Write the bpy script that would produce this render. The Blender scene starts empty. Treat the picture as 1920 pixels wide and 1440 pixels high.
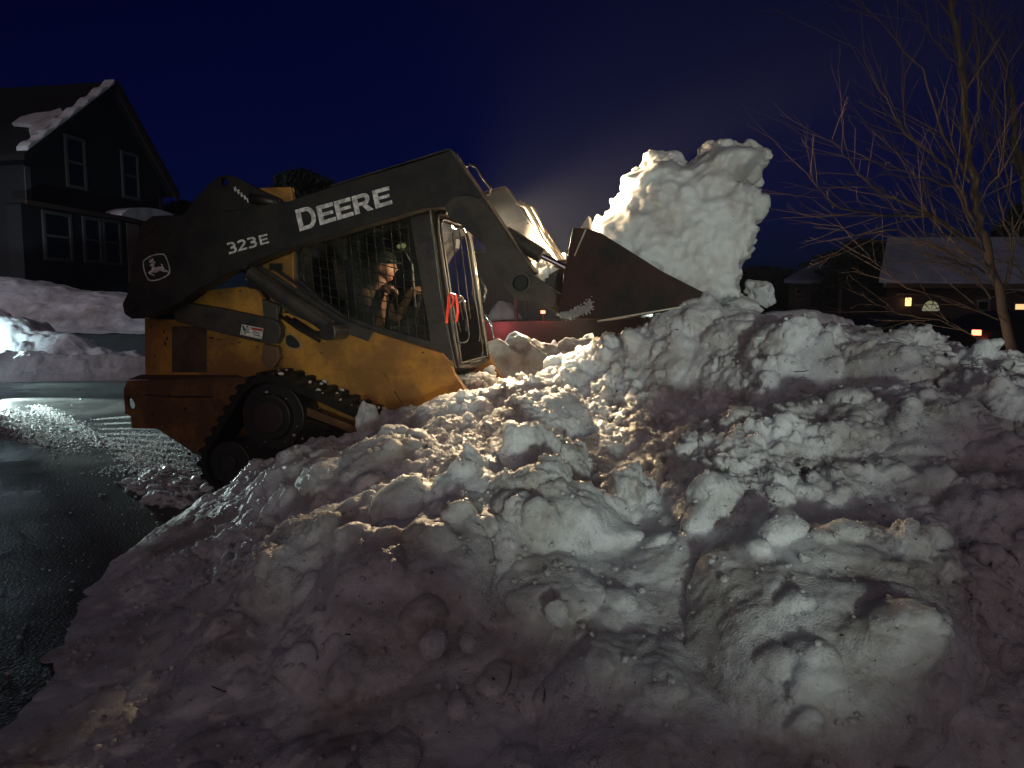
import bpy, bmesh, math, random
import numpy as np
from mathutils import Vector, Matrix
from mathutils.geometry import tessellate_polygon
R = math.radians
random.seed(7)
sc = bpy.context.scene
COL = sc.collection

# ------------------------------------------------------------------ camera
FPX, PITCH, CAMZ = 1420.0, R(5.63), 1.35
cam = bpy.data.cameras.new('camera'); camo = bpy.data.objects.new('camera', cam); COL.objects.link(camo)
cam.sensor_width = 36; cam.lens = FPX / 1920 * 36; cam.clip_start = 0.05; cam.clip_end = 2000
camo.location = (0, 0, CAMZ); camo.rotation_euler = (R(90) - PITCH, 0, 0)
sc.camera = camo
CAM = Vector((0, 0, CAMZ))

def ray(px, py):
    x = (px - 960) / FPX; y = (720 - py) / FPX
    return Vector((x, math.cos(PITCH) + y * math.sin(PITCH), -math.sin(PITCH) + y * math.cos(PITCH)))
def at(px, py, Y):
    d = ray(px, py); return CAM + d * (Y / d.y)
def ground(px, py, z=0.0):
    d = ray(px, py); return CAM + d * ((z - CAMZ) / d.z)

# ------------------------------------------------------------------ world, lights, exposure
w = bpy.data.worlds.new('World'); sc.world = w; w.use_nodes = True
wn = w.node_tree.nodes; wl = w.node_tree.links
bg = wn['Background']
sky = wn.new('ShaderNodeTexSky'); sky.sky_type = 'NISHITA'; sky.sun_disc = False
sky.sun_elevation = R(-2.2); sky.sun_rotation = R(0); sky.altitude = 50; sky.ozone_density = 10.0; sky.dust_density = 0.0
sky.air_density = 1.0
tint = wn.new('ShaderNodeMix'); tint.data_type = 'RGBA'; tint.blend_type = 'MULTIPLY'; tint.inputs['Factor'].default_value = 1
tint.inputs['B'].default_value = (0.16, 0.62, 0.58, 1)
wl.new(sky.outputs[0], tint.inputs['A']); wl.new(tint.outputs['Result'], bg.inputs[0]); bg.inputs[1].default_value = 0.15

def look_at(o, tgt):
    o.rotation_euler = (Vector(tgt) - o.location).to_track_quat('-Z', 'Y').to_euler()
def lamp(name, typ, loc, tgt, energy, color, **kw):
    l = bpy.data.lights.new(name, typ); l.energy = energy; l.color = color
    for k, v in kw.items(): setattr(l, k, v)
    o = bpy.data.objects.new(name, l); COL.objects.link(o); o.location = loc
    if tgt is not None: look_at(o, tgt)
    return o
# the last of the dusk and the town's glow: very soft, from behind and above
lamp('dusk_glow', 'SUN', (0, 0, 30), (3.0, 26, 22.0), 0.275, (1.0, 0.76, 0.78), angle=R(46))
# headlights of vehicles outside the frame
lamp('headlight_behind', 'SPOT', (1.2, -7.5, 1.25), (1.6, 5.0, 1.3), 1450, (0.84, 1.0, 0.87), spot_size=R(37), spot_blend=0.45, shadow_soft_size=0.26)
lamp('headlight_street', 'SPOT', (-11.0, 15.1, 0.75), (-3.6, 11.5, 0.0), 1500, (0.72, 1.0, 0.92), spot_size=R(38), spot_blend=0.9, shadow_soft_size=0.07)
lamp('headlight_street', 'SPOT', (-8.4, 11.9, 0.42), (-4.4, 9.6, 0.0), 2600, (0.80, 1.0, 0.95), spot_size=R(44), spot_blend=0.6, shadow_soft_size=0.05)
lamp('headlight_street_far', 'SPOT', (-12.0, 14.2, 0.9), (-12.0, 17.5, 0.9), 600, (0.66, 0.95, 1.0), spot_size=R(100), spot_blend=0.8, shadow_soft_size=0.08)

lamp('street_lamp_glow', 'SPOT', (-19, 9, 7.5), (-12, 21.5, 1.2), 1500, (.90, .88, 1.0), spot_size=R(70), spot_blend=.9, shadow_soft_size=.15)

sc.view_settings.view_transform = 'Standard'; sc.view_settings.look = 'None'
sc.view_settings.gamma = 1; sc.view_settings.exposure = 0; sc.view_settings.use_curve_mapping = False
cy = sc.cycles
cy.use_denoising = True
try: cy.denoiser = 'OPENIMAGEDENOISE'
except Exception: pass
cy.max_bounces = 6; cy.transparent_max_bounces = 12; cy.volume_bounces = 0
cy.sample_clamp_indirect = 4; cy.caustics_reflective = False; cy.caustics_refractive = False

# ------------------------------------------------------------------ helpers
def link(o, parent=None):
    COL.objects.link(o)
    if parent is not None: o.parent = parent
    return o
def tag(o, label=None, cat=None, group=None, kind=None):
    if label: o['label'] = label
    if cat: o['category'] = cat
    if group: o['group'] = group
    if kind: o['kind'] = kind
    return o
def empty(name, loc=(0, 0, 0), rz=0, **kw):
    o = bpy.data.objects.new(name, None); COL.objects.link(o); o.location = loc; o.rotation_euler = (0, 0, rz)
    o.empty_display_size = 0.2
    return tag(o, **kw)

def mat(name, color, rough=0.6, metal=0.0, spec=0.5, var=None, var_scale=4.0, var_amt=0.5, bump=0.0, bump_scale=40.0, **kw):
    m = bpy.data.materials.new(name); m.use_nodes = True
    nt = m.node_tree; N = nt.nodes; L = nt.links; p = N['Principled BSDF']
    p.inputs['Base Color'].default_value = (*color, 1); p.inputs['Roughness'].default_value = rough
    p.inputs['Metallic'].default_value = metal; p.inputs['Specular IOR Level'].default_value = spec
    tc = None
    if var is not None or bump:
        tc = N.new('ShaderNodeTexCoord')
    if var is not None:
        n = N.new('ShaderNodeTexNoise'); n.inputs['Scale'].default_value = var_scale; n.inputs['Detail'].default_value = 8; n.inputs['Roughness'].default_value = 0.65
        L.new(tc.outputs['Object'], n.inputs['Vector'])
        cr = N.new('ShaderNodeValToRGB'); cr.color_ramp.elements[0].position = 0.5 - 0.25 * var_amt - 0.05; cr.color_ramp.elements[1].position = 0.5 + 0.3
        cr.color_ramp.elements[0].color = (*var, 1); cr.color_ramp.elements[1].color = (*color, 1)
        cr.color_ramp.elements[0].position = 0.30 + 0.2 * var_amt; cr.color_ramp.elements[1].position = 0.5 + 0.14 * var_amt
        L.new(n.outputs['Fac'], cr.inputs['Fac']); L.new(cr.outputs['Color'], p.inputs['Base Color'])
    if bump:
        b = N.new('ShaderNodeBump'); b.inputs['Strength'].default_value = bump; b.inputs['Distance'].default_value = kw.get('bump_dist', 0.01)
        n2 = N.new('ShaderNodeTexNoise'); n2.inputs['Scale'].default_value = bump_scale; n2.inputs['Detail'].default_value = 6
        L.new(tc.outputs['Object'], n2.inputs['Vector']); L.new(n2.outputs['Fac'], b.inputs['Height']); L.new(b.outputs['Normal'], p.inputs['Normal'])
    if 'emit' in kw:
        p.inputs['Emission Color'].default_value = (*kw['emit'][0], 1); p.inputs['Emission Strength'].default_value = kw['emit'][1]
    if 'coat' in kw:
        p.inputs['Coat Weight'].default_value = kw['coat']; p.inputs['Coat Roughness'].default_value = 0.15
    return m

def glass_mat(name, tint=(0.8, 0.85, 0.85), rough=0.03, clear=0.8):
    m = bpy.data.materials.new(name); m.use_nodes = True
    nt = m.node_tree; N = nt.nodes; L = nt.links; N.remove(N['Principled BSDF']); out = N['Material Output']
    t = N.new('ShaderNodeBsdfTransparent'); t.inputs[0].default_value = (*tint, 1)
    g = N.new('ShaderNodeBsdfGlossy'); g.inputs['Roughness'].default_value = rough
    fr = N.new('ShaderNodeFresnel'); fr.inputs['IOR'].default_value = 1.28
    d = N.new('ShaderNodeBsdfDiffuse'); d.inputs[0].default_value = (0.5, 0.5, 0.45, 1)
    mx = N.new('ShaderNodeMixShader'); mx2 = N.new('ShaderNodeMixShader')
    tc = N.new('ShaderNodeTexCoord'); n = N.new('ShaderNodeTexNoise'); n.inputs['Scale'].default_value = 5; n.inputs['Detail'].default_value = 6
    mp = N.new('ShaderNodeMapping'); mp.inputs['Scale'].default_value = (1, 3, 0.6)
    L.new(tc.outputs['Object'], mp.inputs['Vector']); L.new(mp.outputs['Vector'], n.inputs['Vector'])
    mr = N.new('ShaderNodeMapRange'); mr.inputs['From Min'].default_value = 0.45; mr.inputs['From Max'].default_value = 0.8
    mr.inputs['To Min'].default_value = 0.0; mr.inputs['To Max'].default_value = 1 - clear
    L.new(n.outputs['Fac'], mr.inputs['Value'])
    L.new(mr.outputs['Result'], mx2.inputs['Fac']); L.new(t.outputs[0], mx2.inputs[1]); L.new(d.outputs[0], mx2.inputs[2])
    L.new(fr.outputs[0], mx.inputs['Fac']); L.new(mx2.outputs[0], mx.inputs[1]); L.new(g.outputs[0], mx.inputs[2])
    L.new(mx.outputs[0], out.inputs['Surface'])
    return m

def ccw(p):
    a = sum(p[i][0] * p[(i + 1) % len(p)][1] - p[(i + 1) % len(p)][0] * p[i][1] for i in range(len(p)))
    return p if a > 0 else p[::-1]

class MB:
    """collects shapes; local axes x along, y away, z up"""
    def __init__(s): s.v = []; s.f = []
    def add(s, v, f):
        n = len(s.v); s.v += [tuple(q) for q in v]; s.f += [tuple(i + n for i in q) for q in f]; return s
    def prism(s, outer, y0, y1, holes=()):
        """polygon in the xz plane, extruded from y0 to y1"""
        outer = ccw([tuple(p) for p in outer]); holes = [ccw([tuple(p) for p in h])[::-1] for h in holes]
        loops = [outer] + holes
        pts = [p for l in loops for p in l]; n = len(pts)
        tris = tessellate_polygon([[Vector((p[0], p[1], 0)) for p in l] for l in loops])
        v = [(p[0], y0, p[1]) for p in pts] + [(p[0], y1, p[1]) for p in pts]
        f = []
        for t in tris:
            a, b, c = t
            ar = (pts[b][0] - pts[a][0]) * (pts[c][1] - pts[a][1]) - (pts[c][0] - pts[a][0]) * (pts[b][1] - pts[a][1])
            if abs(ar) < 1e-12: continue
            if ar < 0: a, b, c = a, c, b
            f.append((a, b, c)); f.append((a + n, c + n, b + n))
        k = 0
        for l in loops:
            m = len(l)
            for i in range(m):
                a, b = k + i, k + (i + 1) % m
                f.append((a, a + n, b + n, b))
            k += m
        return s.add(v, f)
    def box(s, x0, x1, y0, y1, z0, z1):
        return s.prism([(x0, z0), (x1, z0), (x1, z1), (x0, z1)], y0, y1)
    def boxm(s, sx, sy, sz, M):
        c = [M @ Vector((x * sx / 2, y * sy / 2, z * sz / 2)) for x in (-1, 1) for y in (-1, 1) for z in (-1, 1)]
        return s.add(c, [(0, 1, 3, 2), (4, 6, 7, 5), (0, 4, 5, 1), (2, 3, 7, 6), (0, 2, 6, 4), (1, 5, 7, 3)])
    def cyl(s, c, r, y0, y1, n=28, r1=None):
        r1 = r if r1 is None else r1
        v = [(c[0] + r * math.cos(2 * math.pi * i / n), y0, c[1] + r * math.sin(2 * math.pi * i / n)) for i in range(n)]
        v += [(c[0] + r1 * math.cos(2 * math.pi * i / n), y1, c[1] + r1 * math.sin(2 * math.pi * i / n)) for i in range(n)]
        f = [tuple(range(n)), tuple(range(2 * n - 1, n - 1, -1))] + [(i, i + n, (i + 1) % n + n, (i + 1) % n) for i in range(n)]
        return s.add(v, f)
    def ring(s, c, r0, r1, y0, y1, n=28):
        o = [(c[0] + r1 * math.cos(2 * math.pi * i / n), c[1] + r1 * math.sin(2 * math.pi * i / n)) for i in range(n)]
        h = [(c[0] + r0 * math.cos(2 * math.pi * i / n), c[1] + r0 * math.sin(2 * math.pi * i / n)) for i in range(n)]
        return s.prism(o, y0, y1, [h])
    def tube(s, path, r, n=8, cap=True):
        path = [Vector(p) for p in path]; rs = r if isinstance(r, (list, tuple)) else [r] * len(path)
        v = []; up = None
        for i, p in enumerate(path):
            t = (path[min(i + 1, len(path) - 1)] - path[max(i - 1, 0)]).normalized()
            if up is None:
                up = t.orthogonal().normalized()
            else:
                up = (up - t * up.dot(t)); up = up.normalized() if up.length > 1e-6 else t.orthogonal().normalized()
            b = t.cross(up)
            for k in range(n):
                a = 2 * math.pi * k / n
                v.append(p + (up * math.cos(a) + b * math.sin(a)) * rs[i])
        f = []
        for i in range(len(path) - 1):
            for k in range(n):
                a = i * n + k; b2 = i * n + (k + 1) % n
                f.append((a, b2, b2 + n, a + n))
        if cap:
            f.append(tuple(range(n - 1, -1, -1))); f.append(tuple(range((len(path) - 1) * n, len(path) * n)))
        return s.add(v, f)
    def build(s, name, material, parent=None, bevel=0, smooth=False, fix=True, seg=2):
        me = bpy.data.meshes.new(name); me.from_pydata(s.v, [], s.f); me.update()
        if fix:
            bm = bmesh.new(); bm.from_mesh(me); bmesh.ops.recalc_face_normals(bm, faces=bm.faces); bm.to_mesh(me); bm.free()
        me.materials.append(material)
        if smooth: me.polygons.foreach_set('use_smooth', [True] * len(me.polygons))
        o = bpy.data.objects.new(name, me); link(o, parent)
        if bevel:
            b = o.modifiers.new('bevel', 'BEVEL'); b.width = bevel; b.segments = seg; b.limit_method = 'ANGLE'; b.angle_limit = R(40)
        return o

class Frame:
    def __init__(s, M): s.M = M; s.I = M.inverted(); s.c = s.I @ CAM
    def p(s, px, py, y):
        d = s.I.to_3x3() @ ray(px, py); t = (y - s.c.y) / d.y
        q = s.c + d * t; return (q.x, q.z)
    def poly(s, pts, y): return [s.p(a, b, y) for a, b in pts]

def smooth_poly(pts, k=2):
    for _ in range(k):
        q = []
        for i in range(len(pts)):
            a, b = pts[i], pts[(i + 1) % len(pts)]
            q.append((a[0] * .75 + b[0] * .25, a[1] * .75 + b[1] * .25)); q.append((a[0] * .25 + b[0] * .75, a[1] * .25 + b[1] * .75))
        pts = q
    return pts

# ------------------------------------------------------------------ numpy noise
_rs = np.random.RandomState(11)
_perm = np.concatenate([_rs.permutation(256)] * 2)
_g3 = _rs.normal(size=(256, 3)); _g3 /= np.linalg.norm(_g3, axis=1)[:, None]
def perlin(P):
    Pi = np.floor(P).astype(np.int64); f = P - Pi; u = f * f * f * (f * (f * 6 - 15) + 10)
    Pi &= 255; out = 0
    for dx in (0, 1):
        wx = u[:, 0] if dx else 1 - u[:, 0]
        hx = _perm[(Pi[:, 0] + dx) & 255]
        for dy in (0, 1):
            wy = u[:, 1] if dy else 1 - u[:, 1]
            hy = _perm[(hx + Pi[:, 1] + dy) & 255]
            for dz in (0, 1):
                wz = u[:, 2] if dz else 1 - u[:, 2]
                g = _g3[_perm[(hy + Pi[:, 2] + dz) & 255]]
                out = out + wx * wy * wz * (g[:, 0] * (f[:, 0] - dx) + g[:, 1] * (f[:, 1] - dy) + g[:, 2] * (f[:, 2] - dz))
    return out * 1.5
def fbm(P, o=4, gain=0.5, lac=2.03):
    a = 1; s = 0
    for i in range(o):
        s = s + a * perlin(P + i * 17.3); P = P * lac; a *= gain
    return s
def billow(P, o=3, gain=0.5):
    a = 1; s = 0
    for i in range(o):
        s = s + a * (1 - 2 * np.abs(perlin(P + i * 9.1)) ** 0.8); P = P * 2.1; a *= gain
    return s
def lumps(P, dens=1.0, rmin=0.35, rmax=0.75, seed=0):
    """3D cellular mounds: max over nearby cell points of a round bump, 0..1"""
    Pi = np.floor(P).astype(np.int64); out = np.zeros(len(P))
    tab = np.random.RandomState(100 + seed).rand(256, 4)
    for dx in (-1, 0, 1):
        for dy in (-1, 0, 1):
            for dz in (-1, 0, 1):
                c = Pi + (dx, dy, dz)
                h = _perm[(_perm[(_perm[c[:, 0] & 255] + c[:, 1]) & 255] + c[:, 2]) & 255]
                t = tab[h]
                q = c + t[:, :3]
                r = rmin + (rmax - rmin) * ((t[:, 3] * 7.3) % 1)
                d2 = ((P - q) ** 2).sum(1) / (r * r)
                b = np.sqrt(np.clip(1 - d2, 0, None)) * r * (t[:, 3] < dens)
                out = np.maximum(out, b)
    return out

def mesh_np(name, V, F, material, parent=None, smooth=True):
    me = bpy.data.meshes.new(name)
    me.vertices.add(len(V)); me.vertices.foreach_set('co', np.asarray(V, dtype=np.float32).ravel())
    F = np.asarray(F, dtype=np.int32); k = F.shape[1]
    me.loops.add(F.size); me.loops.foreach_set('vertex_index', F.ravel())
    me.polygons.add(len(F)); me.polygons.foreach_set('loop_start', np.arange(0, F.size, k, dtype=np.int32)); me.polygons.foreach_set('loop_total', np.full(len(F), k, dtype=np.int32))
    me.update(calc_edges=True); me.materials.append(material)
    if smooth: me.polygons.foreach_set('use_smooth', np.ones(len(F), dtype=bool))
    o = bpy.data.objects.new(name, me); link(o, parent); return o
def grid_faces(n, m):
    i = np.arange(n - 1)[:, None] * m + np.arange(m - 1)[None, :]
    i = i.ravel(); return np.stack([i, i + 1, i + m + 1, i + m], 1)
def grid_normals(V, n, m):
    G = V.reshape(n, m, 3); du = np.gradient(G, axis=0); dv = np.gradient(G, axis=1)
    N = np.cross(dv, du); N /= np.linalg.norm(N, axis=2)[..., None] + 1e-12
    N[N[..., 2] < 0] *= -1
    return N.reshape(-1, 3)
_ico = {}
def ico(sub):
    if sub not in _ico:
        bm = bmesh.new(); bmesh.ops.create_icosphere(bm, subdivisions=sub, radius=1)
        _ico[sub] = (np.array([v.co[:] for v in bm.verts]), np.array([[v.index for v in f.verts] for f in bm.faces])); bm.free()
    return _ico[sub]

# ------------------------------------------------------------------ materials
def snow_mat(name, base=(0.80, 0.82, 0.86), dirt=(0.42, 0.38, 0.35), sss=0.8, grain=0.9, sparkle=True, scale=1.0, spec=0.5):
    m = bpy.data.materials.new(name); m.use_nodes = True
    nt = m.node_tree; N = nt.nodes; L = nt.links; p = N['Principled BSDF']
    tc = N.new('ShaderNodeTexCoord')
    def noise(s, d=6, r=0.6):
        n = N.new('ShaderNodeTexNoise'); n.inputs['Scale'].default_value = s * scale; n.inputs['Detail'].default_value = d; n.inputs['Roughness'].default_value = r
        L.new(tc.outputs['Object'], n.inputs['Vector']); return n
    n1 = noise(2.6, 8, 0.7); cr = N.new('ShaderNodeValToRGB')
    cr.color_ramp.elements[0].position = 0.33; cr.color_ramp.elements[0].color = (*dirt, 1)
    cr.color_ramp.elements[1].position = 0.56; cr.color_ramp.elements[1].color = (*base, 1)
    L.new(n1.outputs['Fac'], cr.inputs['Fac'])
    # tiny specks of grit
    n5 = noise(75, 2, 0.5); sp = N.new('ShaderNodeMapRange'); sp.inputs['From Min'].default_value = 0.735; sp.inputs['From Max'].default_value = 0.77
    L.new(n5.outputs['Fac'], sp.inputs['Value'])
    mx = N.new('ShaderNodeMix'); mx.data_type = 'RGBA'; L.new(sp.outputs['Result'], mx.inputs['Factor'])
    L.new(cr.outputs['Color'], mx.inputs['A']); mx.inputs['B'].default_value = (0.07, 0.05, 0.035, 1)
    L.new(mx.outputs['Result'], p.inputs['Base Color'])
    p.inputs['Subsurface Weight'].default_value = sss; p.inputs['Subsurface Radius'].default_value = (0.9, 1.0, 1.0); p.inputs['Subsurface Scale'].default_value = 0.055
    p.inputs['Specular IOR Level'].default_value = spec
    nr = noise(3.4, 3, 0.5); mr = N.new('ShaderNodeMapRange'); mr.inputs['From Min'].default_value = 0.3; mr.inputs['From Max'].default_value = 0.7; mr.inputs['To Min'].default_value = 0.27; mr.inputs['To Max'].default_value = 0.6
    L.new(nr.outputs['Fac'], mr.inputs['Value']); L.new(mr.outputs['Result'], p.inputs['Roughness'])
    p.inputs['IOR'].default_value = 1.31
    # coarse wet grains
    vo = N.new('ShaderNodeTexVoronoi'); vo.inputs['Scale'].default_value = 150 * scale; L.new(tc.outputs['Object'], vo.inputs['Vector'])
    nb = noise(38, 7, 0.72)
    msk = noise(5, 2, 0.5); mm = N.new('ShaderNodeMapRange'); mm.inputs['From Min'].default_value = 0.42; mm.inputs['From Max'].default_value = 0.6; mm.inputs['To Min'].default_value = 0.15; mm.inputs['To Max'].default_value = 1.0
    L.new(msk.outputs['Fac'], mm.inputs['Value'])
    gs = N.new('ShaderNodeMath'); gs.operation = 'MULTIPLY'; gs.inputs[1].default_value = grain; L.new(mm.outputs['Result'], gs.inputs[0])
    b1 = N.new('ShaderNodeBump'); b1.inputs['Distance'].default_value = 0.007 / scale; L.new(gs.outputs[0], b1.inputs['Strength']); L.new(vo.outputs['Distance'], b1.inputs['Height'])
    b2 = N.new('ShaderNodeBump'); b2.inputs['Distance'].default_value = 0.012 / scale; b2.inputs['Strength'].default_value = 0.6
    L.new(nb.outputs['Fac'], b2.inputs['Height']); L.new(b1.outputs['Normal'], b2.inputs['Normal'])
    L.new(b2.outputs['Normal'], p.inputs['Normal'])
    return m
M_snow = snow_mat('snow_old')
M_snow_far = snow_mat('snow_far', sss=0.0, scale=0.25, grain=0.3)
M_snow_bucket = snow_mat('snow_bucket', base=(0.82, 0.83, 0.84), dirt=(0.55, 0.5, 0.46), grain=0.35)
M_charcoal = mat('paint_charcoal', (0.017, 0.018, 0.019), 0.45, spec=0.28, var=(0.032, 0.028, 0.024), var_scale=6, var_amt=0.6, bump=0.15, bump_scale=25)
M_charcoal_leg = mat('paint_charcoal_dusty', (0.024, 0.021, 0.019), 0.55, spec=0.4, var=(0.05, 0.042, 0.034), var_scale=5, var_amt=0.8, bump=0.15)
M_yellow = mat('paint_yellow', (0.50, 0.235, 0.036), 0.45, var=(0.24, 0.115, 0.028), var_scale=3.0, var_amt=0.7, bump=0.08, bump_scale=15)
M_yellow_shade = mat('paint_yellow_shade_dirt', (0.22, 0.105, 0.03), 0.5, var=(0.11, 0.045, 0.018), var_scale=4.0, var_amt=0.8, bump=0.1)  # bumper yellow, darkened in colour for its shade and dirt
M_black = mat('black_steel', (0.015, 0.015, 0.016), 0.4, spec=0.5, var=(0.03, 0.025, 0.02), var_scale=9, var_amt=0.6, bump=0.1)
M_rubber = mat('rubber', (0.007, 0.006, 0.006), 0.75, spec=0.3, bump=0.4, bump_scale=50, var=(0.015, 0.010, 0.008), var_scale=12, var_amt=0.7)
M_cab = mat('cab_steel', (0.022, 0.024, 0.028), 0.35, spec=0.5, var=(0.05, 0.045, 0.04), var_scale=10, var_amt=0.7, bump=0.1)
M_wet = mat('guard_wire', (0.02, 0.02, 0.02), 0.18, spec=0.8, bump=0.5, bump_scale=60)
M_chrome = mat('chrome_rod', (0.7, 0.7, 0.68), 0.12, metal=1.0)
M_decal = mat('decal_white', (0.80, 0.76, 0.73), 0.6, var=(0.42, 0.39, 0.37), var_scale=30, var_amt=0.6)
M_decal_red = mat('decal_red', (0.35, 0.06, 0.03), 0.6)
M_ink = mat('decal_ink', (0.012, 0.011, 0.010), 0.6)
M_bucket = mat('bucket_steel', (0.010, 0.007, 0.006), 0.55, spec=0.2, var=(0.035, 0.012, 0.009), var_scale=3.5, var_amt=0.8, bump=0.12, bump_scale=30)
M_edge = mat('worn_steel', (0.32, 0.28, 0.23), 0.4, metal=0.7, bump=0.2)
M_glass = glass_mat('door_glass', tint=(.30, .36, .33), clear=0.80)
M_glass_far = glass_mat('far_glass', tint=(.12, .14, .14), clear=0.93)
M_glass_side = glass_mat('side_glass', tint=(0.55, 0.62, 0.6), clear=0.93)
M_ribbon = mat('ribbon_red', (0.85, 0.07, 0.05), 0.5, emit=((1, 0.1, 0.08), 0.0))
M_lens = mat('lamp_lens', (1, 0.9, 0.7), 0.3, emit=((1.0, 0.84, 0.58), 40.0))
M_dash = mat('dash_gauge', (0.1, 0.1, 0.05), 0.3, emit=((0.85, 0.75, 0.3), 0.35))

# asphalt: dark, wet, with coarse aggregate
def asphalt():
    m = bpy.data.materials.new('wet_asphalt'); m.use_nodes = True
    nt = m.node_tree; N = nt.nodes; L = nt.links; p = N['Principled BSDF']; tc = N.new('ShaderNodeTexCoord')
    def noise(s, d=6, r=0.6):
        n = N.new('ShaderNodeTexNoise'); n.inputs['Scale'].default_value = s; n.inputs['Detail'].default_value = d; n.inputs['Roughness'].default_value = r
        L.new(tc.outputs['Object'], n.inputs['Vector']); return n
    n = noise(0.5, 8, 0.65); cr = N.new('ShaderNodeValToRGB'); cr.color_ramp.elements[0].color = (0.022, 0.024, 0.024, 1); cr.color_ramp.elements[1].color = (0.055, 0.058, 0.055, 1)
    cr.color_ramp.elements[0].position = 0.35; cr.color_ramp.elements[1].position = 0.65
    L.new(n.outputs['Fac'], cr.inputs['Fac']); L.new(cr.outputs['Color'], p.inputs['Base Color'])
    n3 = noise(0.8, 4, 0.6); mr = N.new('ShaderNodeMapRange'); mr.inputs['From Min'].default_value = 0.35; mr.inputs['From Max'].default_value = 0.65; mr.inputs['To Min'].default_value = 0.22; mr.inputs['To Max'].default_value = 0.5
    L.new(n3.outputs['Fac'], mr.inputs['Value']); L.new(mr.outputs['Result'], p.inputs['Roughness'])
    vo = N.new('ShaderNodeTexVoronoi'); vo.inputs['Scale'].default_value = 70; L.new(tc.outputs['Object'], vo.inputs['Vector'])
    b = N.new('ShaderNodeBump'); b.inputs['Distance'].default_value = 0.006; b.inputs['Strength'].default_value = 0.7; L.new(vo.outputs['Distance'], b.inputs['Height'])
    nb = noise(9, 6, 0.6); b2 = N.new('ShaderNodeBump'); b2.inputs['Distance'].default_value = 0.02; b2.inputs['Strength'].default_value = 0.25; L.new(nb.outputs['Fac'], b2.inputs['Height']); L.new(b.outputs['Normal'], b2.inputs['Normal'])
    L.new(b2.outputs['Normal'], p.inputs['Normal'])
    return m
M_asphalt = asphalt()
M_asphalt_dry = mat('yard_asphalt', (0.02, 0.021, 0.022), 0.7, var=(0.035, 0.035, 0.035), var_scale=1.5)

# ------------------------------------------------------------------ ground, road
def sheet(name, x0, x1, y0, y1, z, m):
    o = MB().add([(x0, y0, z), (x1, y0, z), (x1, y1, z), (x0, y1, z)], [(0, 1, 2, 3)]).build(name, m, fix=False)
    return tag(o, kind='structure')
sheet('ground', -700, 700, -300, 1400, -0.012, mat('dark_snowy_ground', (0.10, 0.105, 0.12), 0.8, var=(0.02, 0.02, 0.022), var_scale=0.08, var_amt=1.0))
sheet('road', -60, 60, -14, 34, -0.004, M_asphalt)

# ------------------------------------------------------------------ machine pose
YAW = R(13)
ROT = Matrix.Rotation(-YAW, 4, 'Z') @ Matrix.Rotation(R(-1.0), 4, 'Y')
_rb = ground(400, 926)
O = _rb - ROT.to_3x3() @ Vector((-1.10, -0.90, 0.0))
O.z = 0.0
MM = Matrix.Translation(O) @ ROT
FR = Frame(MM)
def mloc(v): return MM @ Vector(v)

# ------------------------------------------------------------------ the pile: thin-plate surface through surveyed points
SURV = [  # (px, py, distance Y) -> a point on the snow
 
 (400,930,5.0),(450,896,5.0),(560,850,4.9),(640,812,4.85),(720,786,4.8),(800,782,4.75),(850,758,4.8),(900,738,5.0),
 (905,712,5.35),(960,728,5.3),(1010,690,5.2),(1060,655,5.1),(1130,648,4.95),(1190,620,4.7),(1250,606,4.5),(1310,596,4.4),(1400,576,4.3),(1440,598,4.2),
 (1550,630,4.1),(1640,648,3.95),(1760,662,3.8),(1850,674,3.65),(1920,690,3.5),(2050,712,3.4),
 (130,1440,2.05),(400,1440,1.95),(700,1440,1.78),(960,1440,1.72),(1200,1440,1.68),(1500,1440,1.65),(1900,1440,1.65),
 (300,1250,2.55),(500,1250,2.2),(700,1250,2.02),(960,1250,1.95),(1200,1250,1.9),(1500,1250,1.85),(1900,1250,1.85),
 (330,1100,3.1),(500,1080,2.72),(700,1080,2.36),(960,1080,2.2),(1130,1080,2.18),(1230,1060,2.25),(1400,1080,2.08),(1700,1080,2.08),(1950,1080,2.08),
 (480,980,3.6),(640,930,3.2),(800,930,2.72),(960,930,2.6),(1100,930,2.62),(1200,960,2.62),(1290,950,2.45),(1400,930,2.42),(1600,930,2.42),(1850,930,2.42),
 (720,860,3.6),(900,850,3.1),(1050,850,3.1),(1180,860,3.25),(1290,840,3.2),(1385,850,2.75),(1500,830,2.75),(1700,850,2.65),(1900,850,2.65),
 (960,790,3.9),(1100,760,4.1),(1230,760,4.1),(1330,760,3.8),(1395,740,3.4),(1500,740,3.2),(1620,740,3.15),(1800,740,3.1),(1920,750,3.05),
 (1060,710,4.7),(1180,690,4.55),(1300,670,4.2),(1380,660,3.95),(1440,660,3.8),(1560,680,3.65),(1700,690,3.5),
]
_c = [tuple(at(*s)) for s in SURV] + [(*ground(*q)[:2], .0) for q in ((-160,1440),(-60,1380),(30,1310),(90,1225),(140,1150),(200,1080),(262,1020),(330,980),(395,935))]
_c += [(-2.9,5.2,-.35),(-3.4,4.2,-.5),(-3.2,3.0,-.5),(-3.0,2.0,-.4),(-2.7,1.2,-.3),(-1.2,0.7,.05),(0,0.7,.0),(1.5,0.7,.05),(3,1.0,.1),(4.5,2,.5),(4.8,3.5,.8),
       (-2.4,6.4,-.4),(-1.2,5.9,-.3),(0,6.4,.1),(1.0,6.6,.3),(2.2,6.3,.4),(3.4,5.6,.3),(4.8,5.0,.2),(1.2,7.8,-.3),(3.4,7.0,-.4),(5,6.5,-.4),(-1,7.8,-.5),(-3,8,-.6),(3.0,4.7,.75),(2.3,5.4,.7),(.9,5.6,.75),(.5,6.0,.4)]
_c = np.array(_c)
def _tps(d2): return 0.5 * d2 * np.log(d2 + 1e-9)
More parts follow.
